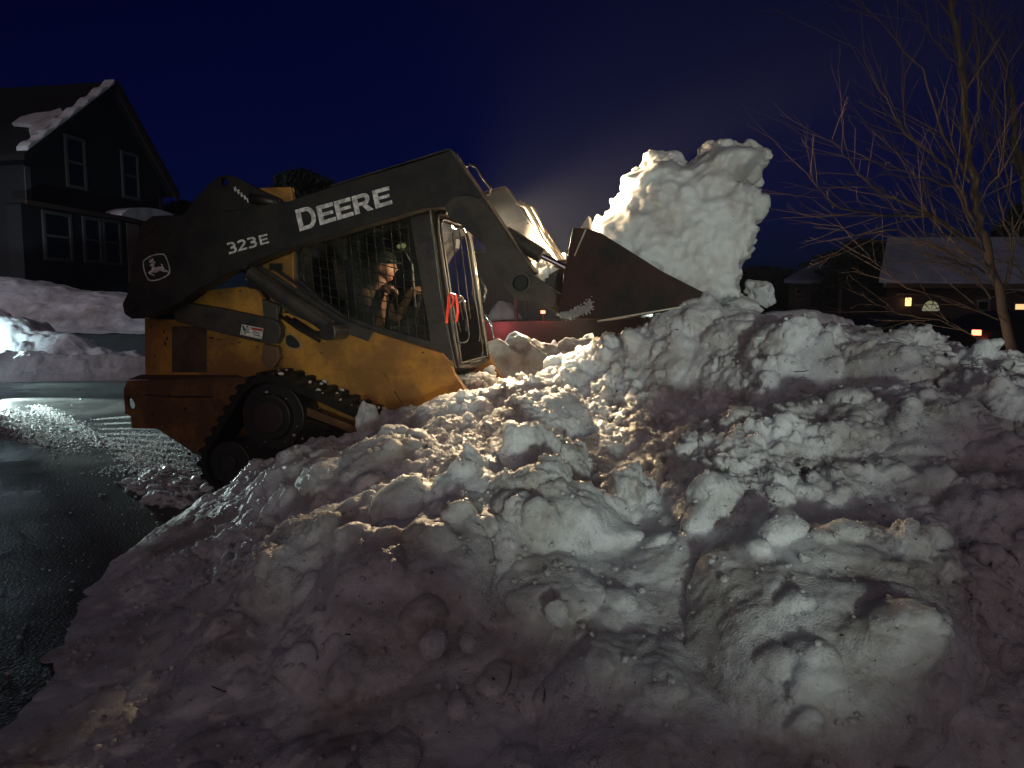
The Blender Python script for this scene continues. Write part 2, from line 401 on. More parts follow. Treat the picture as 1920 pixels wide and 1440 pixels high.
def _solve(C):
    n = len(C); A = np.zeros((n + 3, n + 3)); d2 = ((C[:, None, :2] - C[None, :, :2]) ** 2).sum(2)
    A[:n, :n] = _tps(d2) + np.eye(n) * 0.012; A[:n, n] = 1; A[:n, n+1:] = C[:, :2]; A[n, :n] = 1; A[n+1:, :n] = C[:, :2].T
    return np.linalg.solve(A, np.concatenate([C[:, 2], [0, 0, 0]]))
_w = _solve(_c)
def pile_h(X, Y):  # height of the heap before its lumps
    X = np.atleast_1d(X).astype(float); Y = np.atleast_1d(Y).astype(float); out = np.empty(len(X)); n = len(_c)
    for s in range(0, len(X), 60000):
        x = X[s:s+60000]; y = Y[s:s+60000]
        d2 = (x[:, None] - _c[None, :, 0]) ** 2 + (y[:, None] - _c[None, :, 1]) ** 2
        out[s:s+60000] = _tps(d2) @ _w[:n] + _w[n] + _w[n+1] * x + _w[n+2] * y
    # nothing under the machine: it stands on the road with its nose in the pile
    Q = MM.inverted(); lx = Q[0][0] * X + Q[0][1] * Y + Q[0][3]; ly = Q[1][0] * X + Q[1][1] * Y + Q[1][3]
    def ss(a, b, t): t = np.clip((t - a) / (b - a), 0, 1); return t * t * (3 - 2 * t)
    inside = ss(-1.18, -0.99, ly) * (1 - ss(0.9, 1.1, ly)) * (1 - ss(1.22, 1.42, lx))
    return out * (1 - inside) + np.minimum(out, -0.25) * inside
def hit_pile(px, py):
    d = ray(px, py); t = np.linspace(1.2, 7.5, 900); P = np.array(CAM)[None, :] + t[:, None] * np.array(d)[None, :]
    h = pile_h(P[:, 0], P[:, 1]); k = np.argmax(P[:, 2] < h)
    return Vector(P[k])

def build_pile():
    na, nr = 1150, 800
    A = np.linspace(R(-54), R(52), na); Rr = np.exp(np.linspace(math.log(1.25), math.log(8.4), nr))
    Y0 = -0.35
    X = (np.sin(A)[None, :] * Rr[:, None]).ravel(); Y = (Y0 + np.cos(A)[None, :] * Rr[:, None]).ravel()
    Z = pile_h(X, Y)
    P = np.stack([X, Y, Z], 1); N = grid_normals(P, nr, na)
    amp = np.clip((Z + 0.10) / 0.45, 0.12, 1.0)
    Q = MM.inverted(); ly = Q[1][0] * X + Q[1][1] * Y + Q[1][3]; lx = Q[0][0] * X + Q[0][1] * Y + Q[0][3]
    near = np.clip((-1.02 - ly) / 0.22, 0, 1); near = np.where(lx > 1.3, 1.0, near); amp_big = amp * (0.25 + 0.75 * near)
    W = P + 0.05 * np.stack([fbm(P * 2.3 + 5, 3), fbm(P * 2.3 + 40, 3), fbm(P * 2.3 + 80, 3)], 1)
    mk = np.clip(.45 + 1.3 * fbm(P * 1.1 + 60, 2), 0.08, 1)
    d = 0.11 * fbm(W * 1.5, 3, .45) + 0.015 * billow(W * 2.3 + 3, 2, .45)
    d = d + 0.15 * lumps(W * 2.3, 0.55, 0.3, 0.9, 1)
    d = d + 0.15 * lumps(W * 4.6 + 7, 0.4, 0.3, 0.75, 2) * mk + 0.10 * lumps(W * 8.5 + 17, 0.45, 0.3, 0.75, 8) * np.clip(.7 + 1.4 * fbm(P * 1.7 + 90, 2), .25, 1.1)
    d = d - d.mean()
    N = N + np.array([0, -.55, .1]) * near[:, None]; N /= np.linalg.norm(N, axis=1)[:, None]
    V = P + N * (d * amp_big)[:, None]
    N2 = grid_normals(V, nr, na)
    rough = np.clip(0.6 + 1.6 * fbm(P * 1.3 + 31, 2) + 1.0 * np.exp(-((X - .5) / .8) ** 2 - ((Y - 4.1) / .9) ** 2), 0.2, 1.5)
    W2 = V + 0.012 * np.stack([fbm(V * 17, 2), fbm(V * 17 + 40, 2), fbm(V * 17 + 80, 2)], 1)
    d2 = 0.014 * fbm(W2 * 8, 3, 0.5) + 0.034 * lumps(W2 * 16 + 3, 0.35, 0.3, 0.7, 3) * rough ** 1.6 + 0.014 * lumps(W2 * 38, 0.45, 0.3, 0.75, 4) * rough + 0.009 * fbm(W2 * 27 + 9, 3, .6) * np.clip(rough, .35, 2)
    V = V + N2 * (d2 * amp)[:, None]
    return V, na, nr
PV, PNA, PNR = build_pile()
pile = mesh_np('snow_pile', PV, grid_faces(PNR, PNA)[:, ::-1], M_snow)
tag(pile, 'huge lumpy heap of old ploughed snow filling the foreground beside the loader', 'snow pile')
_PG = PV.reshape(PNR, PNA, 3)
def surf_points(n, seed, cond=None):
    rs = np.random.RandomState(seed); i = rs.randint(10, PNR - 60, n * 3); j = rs.randint(20, PNA - 20, n * 3)
    P = _PG[i, j]; keep = P[:, 2] > 0.02
    # equalise density per area (the grid is finer near the camera)
    r = np.hypot(P[:, 0], P[:, 1] + 0.35); keep &= rs.rand(len(r)) < (r / 6.5) ** 2 * 2.2
    if cond is not None: keep &= cond(P)
    return P[keep][:n]

def clump_mesh(name, pts, sizes, sub, material, seed, squash=0.8, rough=0.35, sink=0.2, parent=None):
    V0, F0 = ico(sub); rs = np.random.RandomState(seed); VV = []; FF = []
    n0 = len(V0)
    for k, (p, s) in enumerate(zip(pts, sizes)):
        q = V0 * (1 + rough * perlin(V0 * 1.5 + rs.rand(3) * 200)[:, None] + rough * .5 * perlin(V0 * 3.3 + rs.rand(3) * 200)[:, None])
        q = q * (s * (1 + .4 * (rs.rand(3) - .5))) * (1, 1, squash)
        a = rs.rand() * 6.28; c, si = math.cos(a), math.sin(a)
        q = np.stack([q[:, 0] * c - q[:, 1] * si, q[:, 0] * si + q[:, 1] * c, q[:, 2]], 1) + p + (0, 0, s * squash * (1 - sink) * .6)
        VV.append(q); FF.append(F0 + k * n0)
    return mesh_np(name, np.concatenate(VV), np.concatenate(FF), material, parent)
_cp = surf_points(13000, 3)
_rs2 = np.random.RandomState(5)
cr_ = clump_mesh('snow_crumbs', _cp, 0.0025 + 0.012 * _rs2.rand(len(_cp)) ** 5, 1, M_snow, 9, rough=.6)
tag(cr_, 'loose crumbs of snow scattered over the heap', 'snow crumbs', kind='stuff')
# grit and bits of twig caught in the snow
_gp = surf_points(260, 21)
g = MB()
for k, p in enumerate(_gp):
    p = Vector(p) + Vector((0, -0.004, 0.012)); L_ = random.uniform(0.003, 0.009) if k % 6 else random.uniform(0.015, 0.05)
    a = random.uniform(0, 6.28); dv = Vector((math.cos(a), math.sin(a) * .4, random.uniform(-.3, .3))) * L_
    g.tube([p - dv, p + Vector((random.uniform(-1, 1), 0, random.uniform(-1, 1))) * L_ * .3, p + dv], random.uniform(.0008, .0022), 5)
tag(g.build('twig_litter', mat('bark_bits', (0.03, 0.02, 0.014), 0.8), smooth=True), 'dark bits of twig and grit stuck in the snow', 'litter', kind='stuff')

def chunk(px, py, rpx, label, sc3=(1, .8, .9), seed=0, rough=.28, dz=.35, sub=5, Y=None, facet=0.0, tilt=(0, 0)):
    p = hit_pile(px, py) if Y is None else at(px, py, Y)
    r = rpx / FPX * p.y
    V0, F0 = ico(sub); V = V0 * 1.0
    o3 = np.random.RandomState(seed).rand(3) * 90
    V = V * (1 + rough * perlin(V0 * 1.1 + o3)[:, None] + rough * .6 * perlin(V0 * 2.4 + o3)[:, None] + .05 * fbm(V0 * 6 + o3, 3)[:, None])
    if facet:
        rs = np.random.RandomState(seed + 3)
        for _ in range(9):
            n = rs.normal(size=3); n /= np.linalg.norm(n); dd = V @ n; cut = .72 + .15 * rs.rand()
            V = V - np.clip(dd - cut, 0, None)[:, None] * n * facet
    V = V * r * np.array(sc3)
    o = mesh_np('snow_chunk', V, F0, M_snow)
    o.location = (p.x, p.y + r * .2, p.z + r * sc3[2] * (dz - .2)); o.rotation_euler = (R(tilt[0]), R(tilt[1]), seed)
    return tag(o, label, 'snow chunk', group='loose chunks on the snow heap')
chunk(811, 1218, 32, 'smooth egg shaped snow chunk low on the near slope of the heap', (.95, .8, .95), 1, .14, .5, tilt=(0, 20))
chunk(878, 1212, 21, 'small rounded snow chunk just beside the egg shaped chunk', (1, .8, .9), 2, .2, .45)
chunk(1692, 655, 42, 'smooth dome of snow sitting on the crest in front of the parked cars', (1.05, .9, .9), 3, .10, .2)
chunk(688, 800, 34, 'upright jagged snow chunk on the crest against the rubber track', (.85, .6, 1.15), 4, .4, .35, Y=4.72, facet=.6)
chunk(765, 806, 46, 'flat topped snow block on the crest below the yellow side panel', (1.1, .6, .75), 5, .3, .3, Y=4.74, facet=.8)
chunk(852, 780, 46, 'wide snow block on the crest by the tip of the yellow side panel', (1.3, .6, .75), 12, .4, .2, Y=4.72, facet=.7)
chunk(1046, 1160, 30, 'pale angular flake of snow standing in the middle of the near slope', (.8, .5, 1.1), 6, .35, .4, facet=.9, tilt=(10, 15))
chunk(757, 950, 66, 'large pale slab of ice half buried below the loader', (1.0, .45, .8), 7, .35, .2, facet=.9, tilt=(-20, -25))
chunk(868, 965, 40, 'pale pointed lump beside the large slab of ice', (.9, .5, 1.2), 8, .3, .2, facet=.5)
chunk(551, 1020, 22, 'thin upright finger of snow on the dark left slope', (.5, .5, 1.6), 9, .3, .5, tilt=(0, -12))
chunk(1530, 1095, 52, 'long pale shard of ice slanting up on the right slope', (.5, .45, 1.5), 10, .3, .2, tilt=(0, 40), facet=.8)
chunk(1175, 925, 48, 'rounded lump beneath the warmly lit hollow', (1.1, .7, .9), 11, .35, .2)
chunk(980, 975, 44, 'round greyish lump at the centre of the heap', (1, .8, 1), 13, .25, .25)
chunk(1428, 560, 30, 'broken block on the summit just beneath the spilling bucket', (1.0, .8, .9), 14, .5, .6, Y=4.85, facet=.9)
chunk(1385, 578, 34, 'low angular block on the summit under the bucket lip', (1.3, .8, .7), 15, .5, .3, Y=4.8, facet=.9)
chunk(1700, 622, 10, 'little crumb perched on top of the snow dome', (1, 1, .7), 16, .3, .1, Y=4.1, sub=3)

# ------------------------------------------------------------------ the loader
LD = empty('track_loader', label='yellow and charcoal compact track loader climbing the snow heap, lifting a bucket of snow', cat='track loader')
LD.matrix_world = MM
YA = -0.84                       # outer face of the near lift arm
BEAM = [(263,421),(285,405),(345,402),(428,394),(489,385),(543,377),(620,350),(759,309),(832,286),(842,281),(907,368),(896,372),(880,366),(858,367),(845,374),(833,388),(794,390),(748,404),(650,433),(545,464),(491,484),(428,512),(401,528),(366,546),(334,568),(303,583),(266,596),(247,598),(233,589),(229,570),(239,550),(247,498),(257,450)]
LEG = [(833,388),(845,374),(858,367),(880,366),(896,372),(907,368),(945,427),(967,463),(1000,513),(1008,522),(1052,553),(1044,576),(1027,573),(1002,566),(968,562),(954,548),(933,518),(907,460),(862,420),(843,409)]
beamL = FR.poly(BEAM, YA); legL = FR.poly(LEG, YA + .012)
hole_c = FR.p(975, 530, YA); 
def make_arm(y0, decals):
    m = MB().prism(beamL, y0, y0 + .13)
    arm = m.build('lift_arm', M_charcoal, LD, bevel=.006)
    lg = MB().prism(legL, y0 + .012, y0 + .118, [[(hole_c[0] + .052 * math.cos(a * math.pi / 10), hole_c[1] + .052 * math.sin(a * math.pi / 10)) for a in range(20)]]).build('arm_leg', M_charcoal_leg, arm, bevel=.005)
    rr = MB().ring(hole_c, .054, .078, y0 + .004, y0 + .0125)
    MB().cyl(hole_c, .0518, y0 + .06, y0 + .1).build('hole_dark_disc', M_ink, arm)  # black disc: the dark of the open hole put into colour
    rr.build('pivot_ring', M_charcoal_leg, arm, bevel=.002)
    # worn flange along the upper edges
    fl = MB()
    a, b, c = [Vector((q[0], 0, q[1])) for q in (FR.p(842, 281, YA), FR.p(907, 368, YA), FR.p(1000, 513, YA))]
    dirv = (c - a).normalized(); nrm = Vector((dirv.z, 0, -dirv.x)); nrm = nrm if nrm.x > 0 else -nrm
    q = [a + nrm * .001, c + nrm * .001, c + nrm * .014, a + nrm * .014]
    fl.prism([(v.x, v.z) for v in q], y0 - .006, y0 + .136)
    a2 = Vector((*FR.p(620, 350, YA), 0)); b2 = Vector((*FR.p(842, 281, YA), 0)); t = (b2 - a2).normalized(); n = Vector((-t.y, t.x, 0))
    q = [a2 + n * .001, b2 + n * .001, b2 + n * .010, a2 + n * .010]
    fl.prism([(v.x, v.y) for v in q], y0 - .004, y0 + .134)
    fl.build('edge_flange', M_charcoal_leg, arm, bevel=.003)
    return arm
armN = make_arm(YA, True)
armF = make_arm(-YA - .13, False)
# pins at the rear of the arm
for (x, y, r) in ((283, 431, 6), (316, 433, 6), (250, 577, 7)):
    c = FR.p(x, y, YA); MB().cyl(c, r * .0037, YA - .012, YA + .01, 16).build('pin', M_black, armN, bevel=.002)

# --- lettering (flat decals standing 1.5 mm proud of the arm)
YD = YA - .0015
def quad_map(BL, BR, TL, TR):
    bl, br, tl, tr = [Vector(FR.p(*q, YD)) for q in (BL, BR, TL, TR)]
    return lambda u, v: (bl * (1 - u) + br * u) * (1 - v) + (tl * (1 - u) + tr * u) * v
def flat(mb, pts, y=YD):
    pts = [tuple(p) for p in pts]; t = tessellate_polygon([[Vector((p[0], p[1], 0)) for p in pts]])
    mb.add([(p[0], y, p[1]) for p in pts], [tuple(q) for q in t])
def strip(mb, A, B, y=YD, closed=False):
    n = len(A); k = n if closed else n - 1
    mb.add([(p[0], y, p[1]) for p in A] + [(p[0], y, p[1]) for p in B], [(i, (i + 1) % n, (i + 1) % n + n, i + n) for i in range(k)])
def stroke(mb, f, pts, wd, asp, y=YD, closed=False):
    """ribbon of width wd (in v units) round a path in uv; asp = u length of one v unit"""
    P = [Vector((p[0] / asp, p[1])) for p in pts]; A = []; B = []; n = len(P)
    for i in range(n):
        if closed: a, b = P[i - 1], P[(i + 1) % n]; 
        else: a, b = P[max(i - 1, 0)], P[min(i + 1, n - 1)]
        d1 = (P[i] - a); d2 = (b - P[i])
        if d1.length < 1e-9: d1 = d2
        if d2.length < 1e-9: d2 = d1
        d1.normalize(); d2.normalize(); t = (d1 + d2).normalized(); nn = Vector((-t.y, t.x)); k = 1 / max(.45, t.dot(d1))
        A.append(P[i] + nn * wd / 2 * k); B.append(P[i] - nn * wd / 2 * k)
    strip(mb, [f(p.x * asp, p.y) for p in A], [f(p.x * asp, p.y) for p in B], y, closed)
def arc(cx, cy, rx, ry, a0, a1, n=12): return [(cx + rx * math.cos(R(a0 + (a1 - a0) * i / n)), cy + ry * math.sin(R(a0 + (a1 - a0) * i / n))) for i in range(n + 1)]

f = quad_map((562, 434), (736, 382), (554, 398), (729, 349))
mb = MB()
def rect(u0, u1, v0, v1): flat(mb, [f(u0, v0), f(u1, v0), f(u1, v1), f(u0, v1)])
def letE(u, wd, h):
    s = .052; t = .21
    rect(u, u + s, 0, h); rect(u + s, u + wd, 0, t); rect(u + s, u + wd, h - t, h); rect(u + s, u + wd * .92, h / 2 - t * .42, h / 2 + t * .42)
# D
h = 1.12
outer = [(.052, 0), (.11, 0)] + arc(.115, h / 2, .085, h / 2, -90, 90, 14) + [(.11, h), (.052, h)]
inner = [(.052, .2), (.105, .2)] + arc(.108, h / 2, .046, h / 2 - .2, -90, 90, 14) + [(.105, h - .2), (.052, h - .2)]
rect(0, .052, 0, h); strip(mb, [f(*p) for p in outer], [f(*p) for p in inner])
letE(.225, .178, 1.0); letE(.415, .178, 1.0)
# R
u = .607; rect(u, u + .052, 0, 1)
outer = [(u + .052, 1), (u + .12, 1)] + arc(u + .125, .69, .052, .31, 90, -90, 12) + [(u + .12, .38), (u + .052, .38)]
inner = [(u + .052, .80), (u + .11, .80)] + arc(u + .112, .69, .02, .11, 90, -90, 12) + [(u + .11, .57), (u + .052, .57)]
strip(mb, [f(*p) for p in outer], [f(*p) for p in inner])
flat(mb, [f(u + .085, .379), f(u + .135, 0), f(u + .197, 0), f(u + .138, .379)])
letE(.823, .177, 1.0)
mb.build('maker_lettering', M_decal, armN, fix=False)
# 323E
f = quad_map((429, 477), (506, 455), (424, 456), (502, 437))
mb = MB(); asp = .30
def three(u):
    w3 = .19
    stroke(mb, f, [(u + .005, .90), (u + w3 * .5, .92)] + arc(u + w3 * .52, .70, w3 * .36, .21, 88, -80, 8) + [(u + w3 * .35, .50)], .19, asp)
    stroke(mb, f, [(u + w3 * .38, .54)] + arc(u + w3 * .54, .29, w3 * .40, .22, 80, -88, 8) + [(u, .09)], .19, asp, y=YD - .0004)
three(0.01)
u = .26; stroke(mb, f, [(u, .80)] + arc(u + .09, .68, .075, .23, 120, -25, 8) + [(u + .085, .34), (u + .01, .10), (u + .2, .10)], .19, asp)
three(.50)
u = .775; rect(u, u + .05, 0, .96); rect(u + .05, u + .21, 0, .18); rect(u + .05, u + .21, .78, .96); rect(u + .05, u + .19, .40, .56)
mb.build('model_lettering', M_decal, armN, fix=False)
# badge with a leaping deer
def Z(x, y): return FR.p(260 + x / 22.15, 470 + y / 22.15, YD)
out_ = [(170,430),(250,350),(400,250),(550,180),(780,125),(950,120),(1060,135),(1100,170),(1180,330),(1250,520),(1300,700),(1310,870),(1300,960),(1180,1060),(1000,1160),(820,1225),(650,1265),(500,1265),(410,1240),(370,1200),(280,1030),(210,840),(170,640)]
cx, cy_ = 740, 690
inn = [(cx + (x - cx) * .915, cy_ + (y - cy_) * .915) for x, y in out_]
mb = MB(); strip(mb, [Z(*p) for p in out_], [Z(*p) for p in inn], closed=True)
body = [(445,605),(510,550),(560,500),(600,470),(640,470),(645,560),(655,690),(735,690),(830,660),(930,650),(1000,640),(1060,720),(1110,795),(1190,820),(1245,870),(1270,940),(1230,930),(1180,885),(1080,880),(980,870),(920,835),(860,835),(790,880),(700,910),(600,915),(480,905),(560,960),(655,1005),(650,1050),(560,1030),(440,960),(380,915),(440,860),(530,800),(545,720),(535,640),(450,635)]
flat(mb, [Z(*p) for p in body])
for q in ([(560,475),(440,500),(410,440),(500,430),(440,350),(510,370),(560,420),(530,310),(600,330),(635,420),(632,468),(600,468)], [(642,460),(710,455),(690,500),(646,515)], [(890,545),(950,550),(1015,610),(1000,638),(935,648),(960,610)]):
    flat(mb, [Z(*p) for p in q])
bd = MB(); flat(bd, [(p[0], p[1]) for p in [Z(*q) for q in inn]], YA - .0007); bdo = bd.build('badge', M_ink, armN, fix=False)
mb.build('deer_emblem', M_decal, bdo, fix=False)

# --- rear cross tube bracket behind the near arm
Y1 = -.55
br = MB().prism(FR.poly([(330,420),(353,389),(380,356),(399,338),(412,329),(430,328),(445,333),(486,355),(524,372),(526,384),(515,400),(440,440),(340,440)], Y1), Y1, Y1 + .05, [FR.poly([(420 + 7 * math.cos(a * .5236), 341 + 8 * math.sin(a * .5236)) for a in range(12)], Y1)])
br.prism(FR.poly([(335,425),(399,345),(430,335),(520,378),(470,430)], Y1), Y1 + .1, Y1 + .14)
br.build('tower_bracket', M_charcoal, LD, bevel=.006)
p0 = FR.p(478, 372, -.5)
MB().tube([(p0[0], -.5, p0[1]), (p0[0], .5, p0[1])], .055, 16).build('cross_tube', M_charcoal, LD, smooth=True)
MB().tube([(*FR.p(470, 372, -.56)[:1], -.56, FR.p(470, 372, -.56)[1]), (FR.p(520, 380, -.56)[0], -.56, FR.p(520, 380, -.56)[1])], .036, 12).build('hydraulic_fitting', M_black, LD, smooth=True)
st = MB()
for k in range(5):
    q0 = Vector(FR.p(438 + k * 6, 352 + k * 5, -.552)); q1 = Vector(FR.p(442 + k * 6, 349 + k * 5.6, -.552))
    flat(st, [q0, q1, q1 + Vector((.008, -.03)), q0 + Vector((.008, -.03))], -.552)
st.build('worn_sticker', M_decal, LD, fix=False)

# --- chassis side (yellow), rear bumper, upper panels
YB = -.58
SIDE = [(271,597),(340,600),(352,560),(385,545),(455,537),(480,543),(493,560),(498,590),(560,585),(620,596),(700,622),(828,663),(843,680),(852,702),(866,722),(882,748),(868,790),(840,850),(600,880),(440,860),(420,706),(272,706)]
sd = MB().prism(FR.poly(SIDE, YB), YB, YB + .05)
side = sd.build('side_panel', M_yellow, LD, bevel=.004)
MB().prism(FR.poly(SIDE, YB), -YB - .05, -YB).build('side_panel', M_yellow, LD, bevel=.004)
# pressed step, darker service patch, opening, slots, scratches
MB().prism(FR.poly([(520,672),(700,674),(848,676),(852,686),(700,694),(530,690)], YB), YB - .006, YB + .001).build('pressed_rib', M_yellow, side, bevel=.003)
MB().prism(FR.poly([(323,612),(388,612),(388,698),(323,698)], YB), YB - .004, YB + .001).build('service_patch', mat('dull_patch', (0.07, 0.04, 0.014), .6, var=(.04, .022, .01), var_scale=8), side, bevel=.001)
op = smooth_poly([(532,628),(543,622),(556,630),(568,645),(566,656),(548,656),(534,648)], 2)
oi = [(549 + (x - 549) * .78, 641 + (y - 641) * .76) for x, y in op]
MB().prism(FR.poly(op, YB), YB - .012, YB + .001, [FR.poly(oi, YB)]).build('opening_rim', mat('rim_tan', (.33, .2, .09), .5), side, bevel=.002)
MB().prism(FR.poly(oi, YB), YB - .002, YB + .0012).build('access_opening', M_ink, side)
sl = MB()
for (x, y, a_, b_) in ((283,614,2,3),(307,622,2,4),(313,635,3,4),(310,645,3,5),(291,667,2,3),(603,662,4,1.5),(793,661,3,2),(396,634,6,3),(410,637,8,1.5),(420,647,3,1.6),(436,645,7,1.2),(448,642,5,1.8),(482,651,5,1.5),(470,649,4,1),(450,546,2,3),(470,541,2,2),(411,548,1.6,1.6)):
    sl.prism(FR.poly(smooth_poly([(x - a_, y), (x - a_ * .3, y - b_), (x + a_, y - b_ * .4), (x + a_ * .6, y + b_)], 1), YB), YB - .0015, YB + .001)
for (x0, y0, x1, y1, w_) in ((719,699,734,727,1.2),(738,733,754,757,2.6)):
    sl.prism(FR.poly([(x0, y0), (x0 + w_, y0), (x1 + w_ * .5, y1), (x1, y1)], YB), YB - .0015, YB + .001)
sl.build('paint_wear', mat('bare_rust', (.06, .028, .012), .8), side)
# rear bumper plates: yellow, with shade and dirt put into a darker colour
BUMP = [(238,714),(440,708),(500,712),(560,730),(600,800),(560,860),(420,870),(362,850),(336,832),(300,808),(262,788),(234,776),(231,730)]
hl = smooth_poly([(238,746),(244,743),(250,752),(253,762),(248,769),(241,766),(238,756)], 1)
bp = MB().prism(FR.poly(BUMP, -.62), -.62, -.585, [FR.poly(hl, -.62)]).build('rear_bumper', M_yellow_shade, LD, bevel=.006)
MB().prism(FR.poly(BUMP, -.62), .585, .62, [FR.poly(hl, -.62)]).build('rear_bumper', M_yellow_shade, LD, bevel=.006)
seam = MB(); seam.prism(FR.poly([(272,739),(330,742),(400,742),(400,745),(330,746),(272,742)], -.62), -.625, -.6195)
for (x, y) in ((287,776),(348,766),(356,851)): MB().cyl(FR.p(x, y, -.62), .012, -.626, -.6195, 12).build('bolt', M_ink, bp)
seam.build('bumper_seam', mat('dark_groove', (.03, .014, .008), .8), bp)
# body behind the side plates: tub, engine box, rear grille
xr = FR.p(271, 650, YB)[0]; zt = FR.p(271, 597, YB)[1]; zb = FR.p(300, 800, YB)[1]
xf = FR.p(866, 722, YB)[0]
MB().box(xr + .02, xf - .25, -.525, .525, zb, FR.p(600, 690, YB)[1]).build('chassis_tub', M_black, LD, bevel=.01)
MB().box(xr + .004, xr + .75, -.525, .525, zb + .02, zt + .12).build('engine_box', M_black, LD, bevel=.02)
MB().box(xr - .17, xr + .3, -.585, .585, zb - .02, zb + .14).build('bumper_beam', M_yellow_shade, LD, bevel=.015)
MB().prism(FR.poly([(486,352),(545,350),(550,390),(486,395)], -.3), -.3, -.24).build('rear_hood', M_yellow, LD, bevel=.008)
MB().prism(FR.poly([(488,470),(548,452),(552,560),(520,600),(500,540),(470,500)], -.50), -.50, -.455).build('cab_corner_panel', M_yellow, LD, bevel=.006)
MB().prism(FR.poly([(505,494),(530,494),(530,507),(505,507)], -.50), -.504, -.4995).build('vent_slot', M_ink, LD)
MB().prism(FR.poly([(238,712),(262,703),(440,703),(470,712)], -.60), -.60, .60).build('bumper_shelf', mat('shelf_grime', (.05, .022, .012), .8), LD, bevel=.004)
# front toe: far side plate edge is seen beyond the cab door
for s in (1,):
    MB().prism(FR.poly([(843,680),(852,702),(866,722),(882,748),(868,790),(820,760),(810,690)], YB), .50, .56).build('front_gusset', M_yellow, LD, bevel=.004)
xa, za = FR.p(882, 748, YB)
MB().box(xa - .12, xa - .015, -.52, .50, za - .3, za - .03).build('front_plate', M_yellow, LD, bevel=.008)

# --- lower link, lift cylinder
YL = -.70
lk = MB().prism(FR.poly([(340,566),(352,568),(410,577),(470,590),(505,597),(520,603),(526,614),(525,632),(517,645),(500,645),(460,636),(400,621),(330,603),(322,585)], YL), YL, YL + .07)
link_o = lk.build('lower_link', M_charcoal_leg, LD, bevel=.008)
MB().prism(FR.poly([(492,645),(520,650),(523,672),(512,690),(498,690),(488,676)], YL), YL + .005, YL + .055).build('link_foot', mat('link_foot_brown', (.13, .07, .035), .6), LD, bevel=.01)
q = [FR.p(454, 608, YL), FR.p(494, 616, YL), FR.p(491, 636, YL), FR.p(450, 627, YL)]
wb = MB(); wb.prism(q, YL - .0015, YL + .001); wo = wb.build('warning_label', M_decal, link_o)
def WL(x, y): return FR.p(440 + x / 32, 600 + y / 32, YL)
wr = MB(); wr.prism([WL(1050, 430), WL(1690, 530), WL(1660, 700), WL(1030, 585)], YL - .0022, YL - .0014); wr.build('warning_header', M_decal_red, wo)
wi = MB()
for pl in ([(480,300),(540,310),(620,520),(640,690),(590,700),(470,480)], [(585,720),(660,740),(650,870),(610,860)], [(700,350),(820,360),(825,440),(700,450)], [(640,540),(740,600),(920,530),(920,560),(790,640),(640,620)], [(640,670),(900,700),(910,770),(650,720)], [(1110,690),(1540,770),(1535,810),(1105,730)], [(1110,850),(1520,930),(1515,970),(1105,890)], [(690,460),(730,460),(720,590),(700,590)], [(790,450),(820,450),(800,570),(780,570)]):
    wi.prism([WL(*p) for p in pl], YL - .0022, YL - .0014)
wi.build('warning_pictogram', M_ink, wo)
def cyl_between(name, a, b, r, y, m, parent=LD, n=18):
    a = FR.p(*a, y); b = FR.p(*b, y); return MB().tube([(a[0], y, a[1]), (b[0], y, b[1])], r, n).build(name, m, parent, smooth=False)
YC = -.76
lc = cyl_between('lift_cylinder', (470, 512), (618, 612), .058, YC, M_charcoal_leg)
cyl_between('cylinder_rod', (440, 492), (474, 515), .03, YC, M_chrome, lc)
c_ = FR.p(622, 622, YC); MB().cyl(c_, .060, YC - .07, YC + .17, 24).build('cylinder_pin', M_black, lc, bevel=.006)
cyl_between('hydraulic_line', (515, 505), (610, 570), .010, YC - .065, M_black, lc)
# pedestal with the slanted black bar
MB().prism(FR.poly([(450,497),(480,492),(560,545),(640,596),(700,622),(690,640),(640,622),(600,612),(545,590),(520,570),(470,525)], -.60), -.60, -.585).build('fender_plate', M_cab, LD, bevel=.004)
MB().prism(FR.poly([(490,560),(520,572),(520,600),(505,606),(494,596)], -.66), -.66, -.60).build('clevis', M_charcoal_leg, LD, bevel=.005)
# coiled bits of ice and hoses on the pin
hs = MB()
for k in range(3):
    a = FR.p(520 + k * 14, 590 + k * 4, -.64); b = FR.p(560 + k * 14, 612 + k * 3, -.68); c = FR.p(600 + k * 8, 640 - k * 6, -.66)
    hs.tube([(a[0], -.62, a[1]), (b[0], -.68, b[1] - .02), (c[0], -.66, c[1])], .013, 8)
hs.build('hoses', M_rubber, LD, smooth=True)

# --- cab
YK = -.455
cabO = [(545,385),(796,385),(806,392),(828,560),(856,692),(842,686),(828,664),(700,626),(640,607),(605,593),(545,549)]
cabH = [(556,420),(766,396),(803,612),(806,640),(700,610),(645,592),(610,567),(558,522)]
cab = MB().prism(FR.poly(cabO, YK), YK, YK + .05, [FR.poly(cabH, YK)]).build('cab_frame', M_cab, LD, bevel=.006)
cab2 = MB().prism(FR.poly(cabO, YK), -YK - .05, -YK, [FR.poly(cabH, YK)]).build('cab_frame', M_cab, LD, bevel=.006)
xt0 = FR.p(548, 385, YK)[0]; xt1, zt1 = FR.p(808, 388, YK)
MB().box(xt0, xt1 + .03, -.50, .50, zt1 - .005, zt1 + .055).build('cab_roof', M_charcoal, LD, bevel=.02)
MB().box(xt0, xt0 + .03, -.40, .40, FR.p(548, 548, YK)[1], zt1 - .01).build('cab_rear_wall', M_cab, LD)
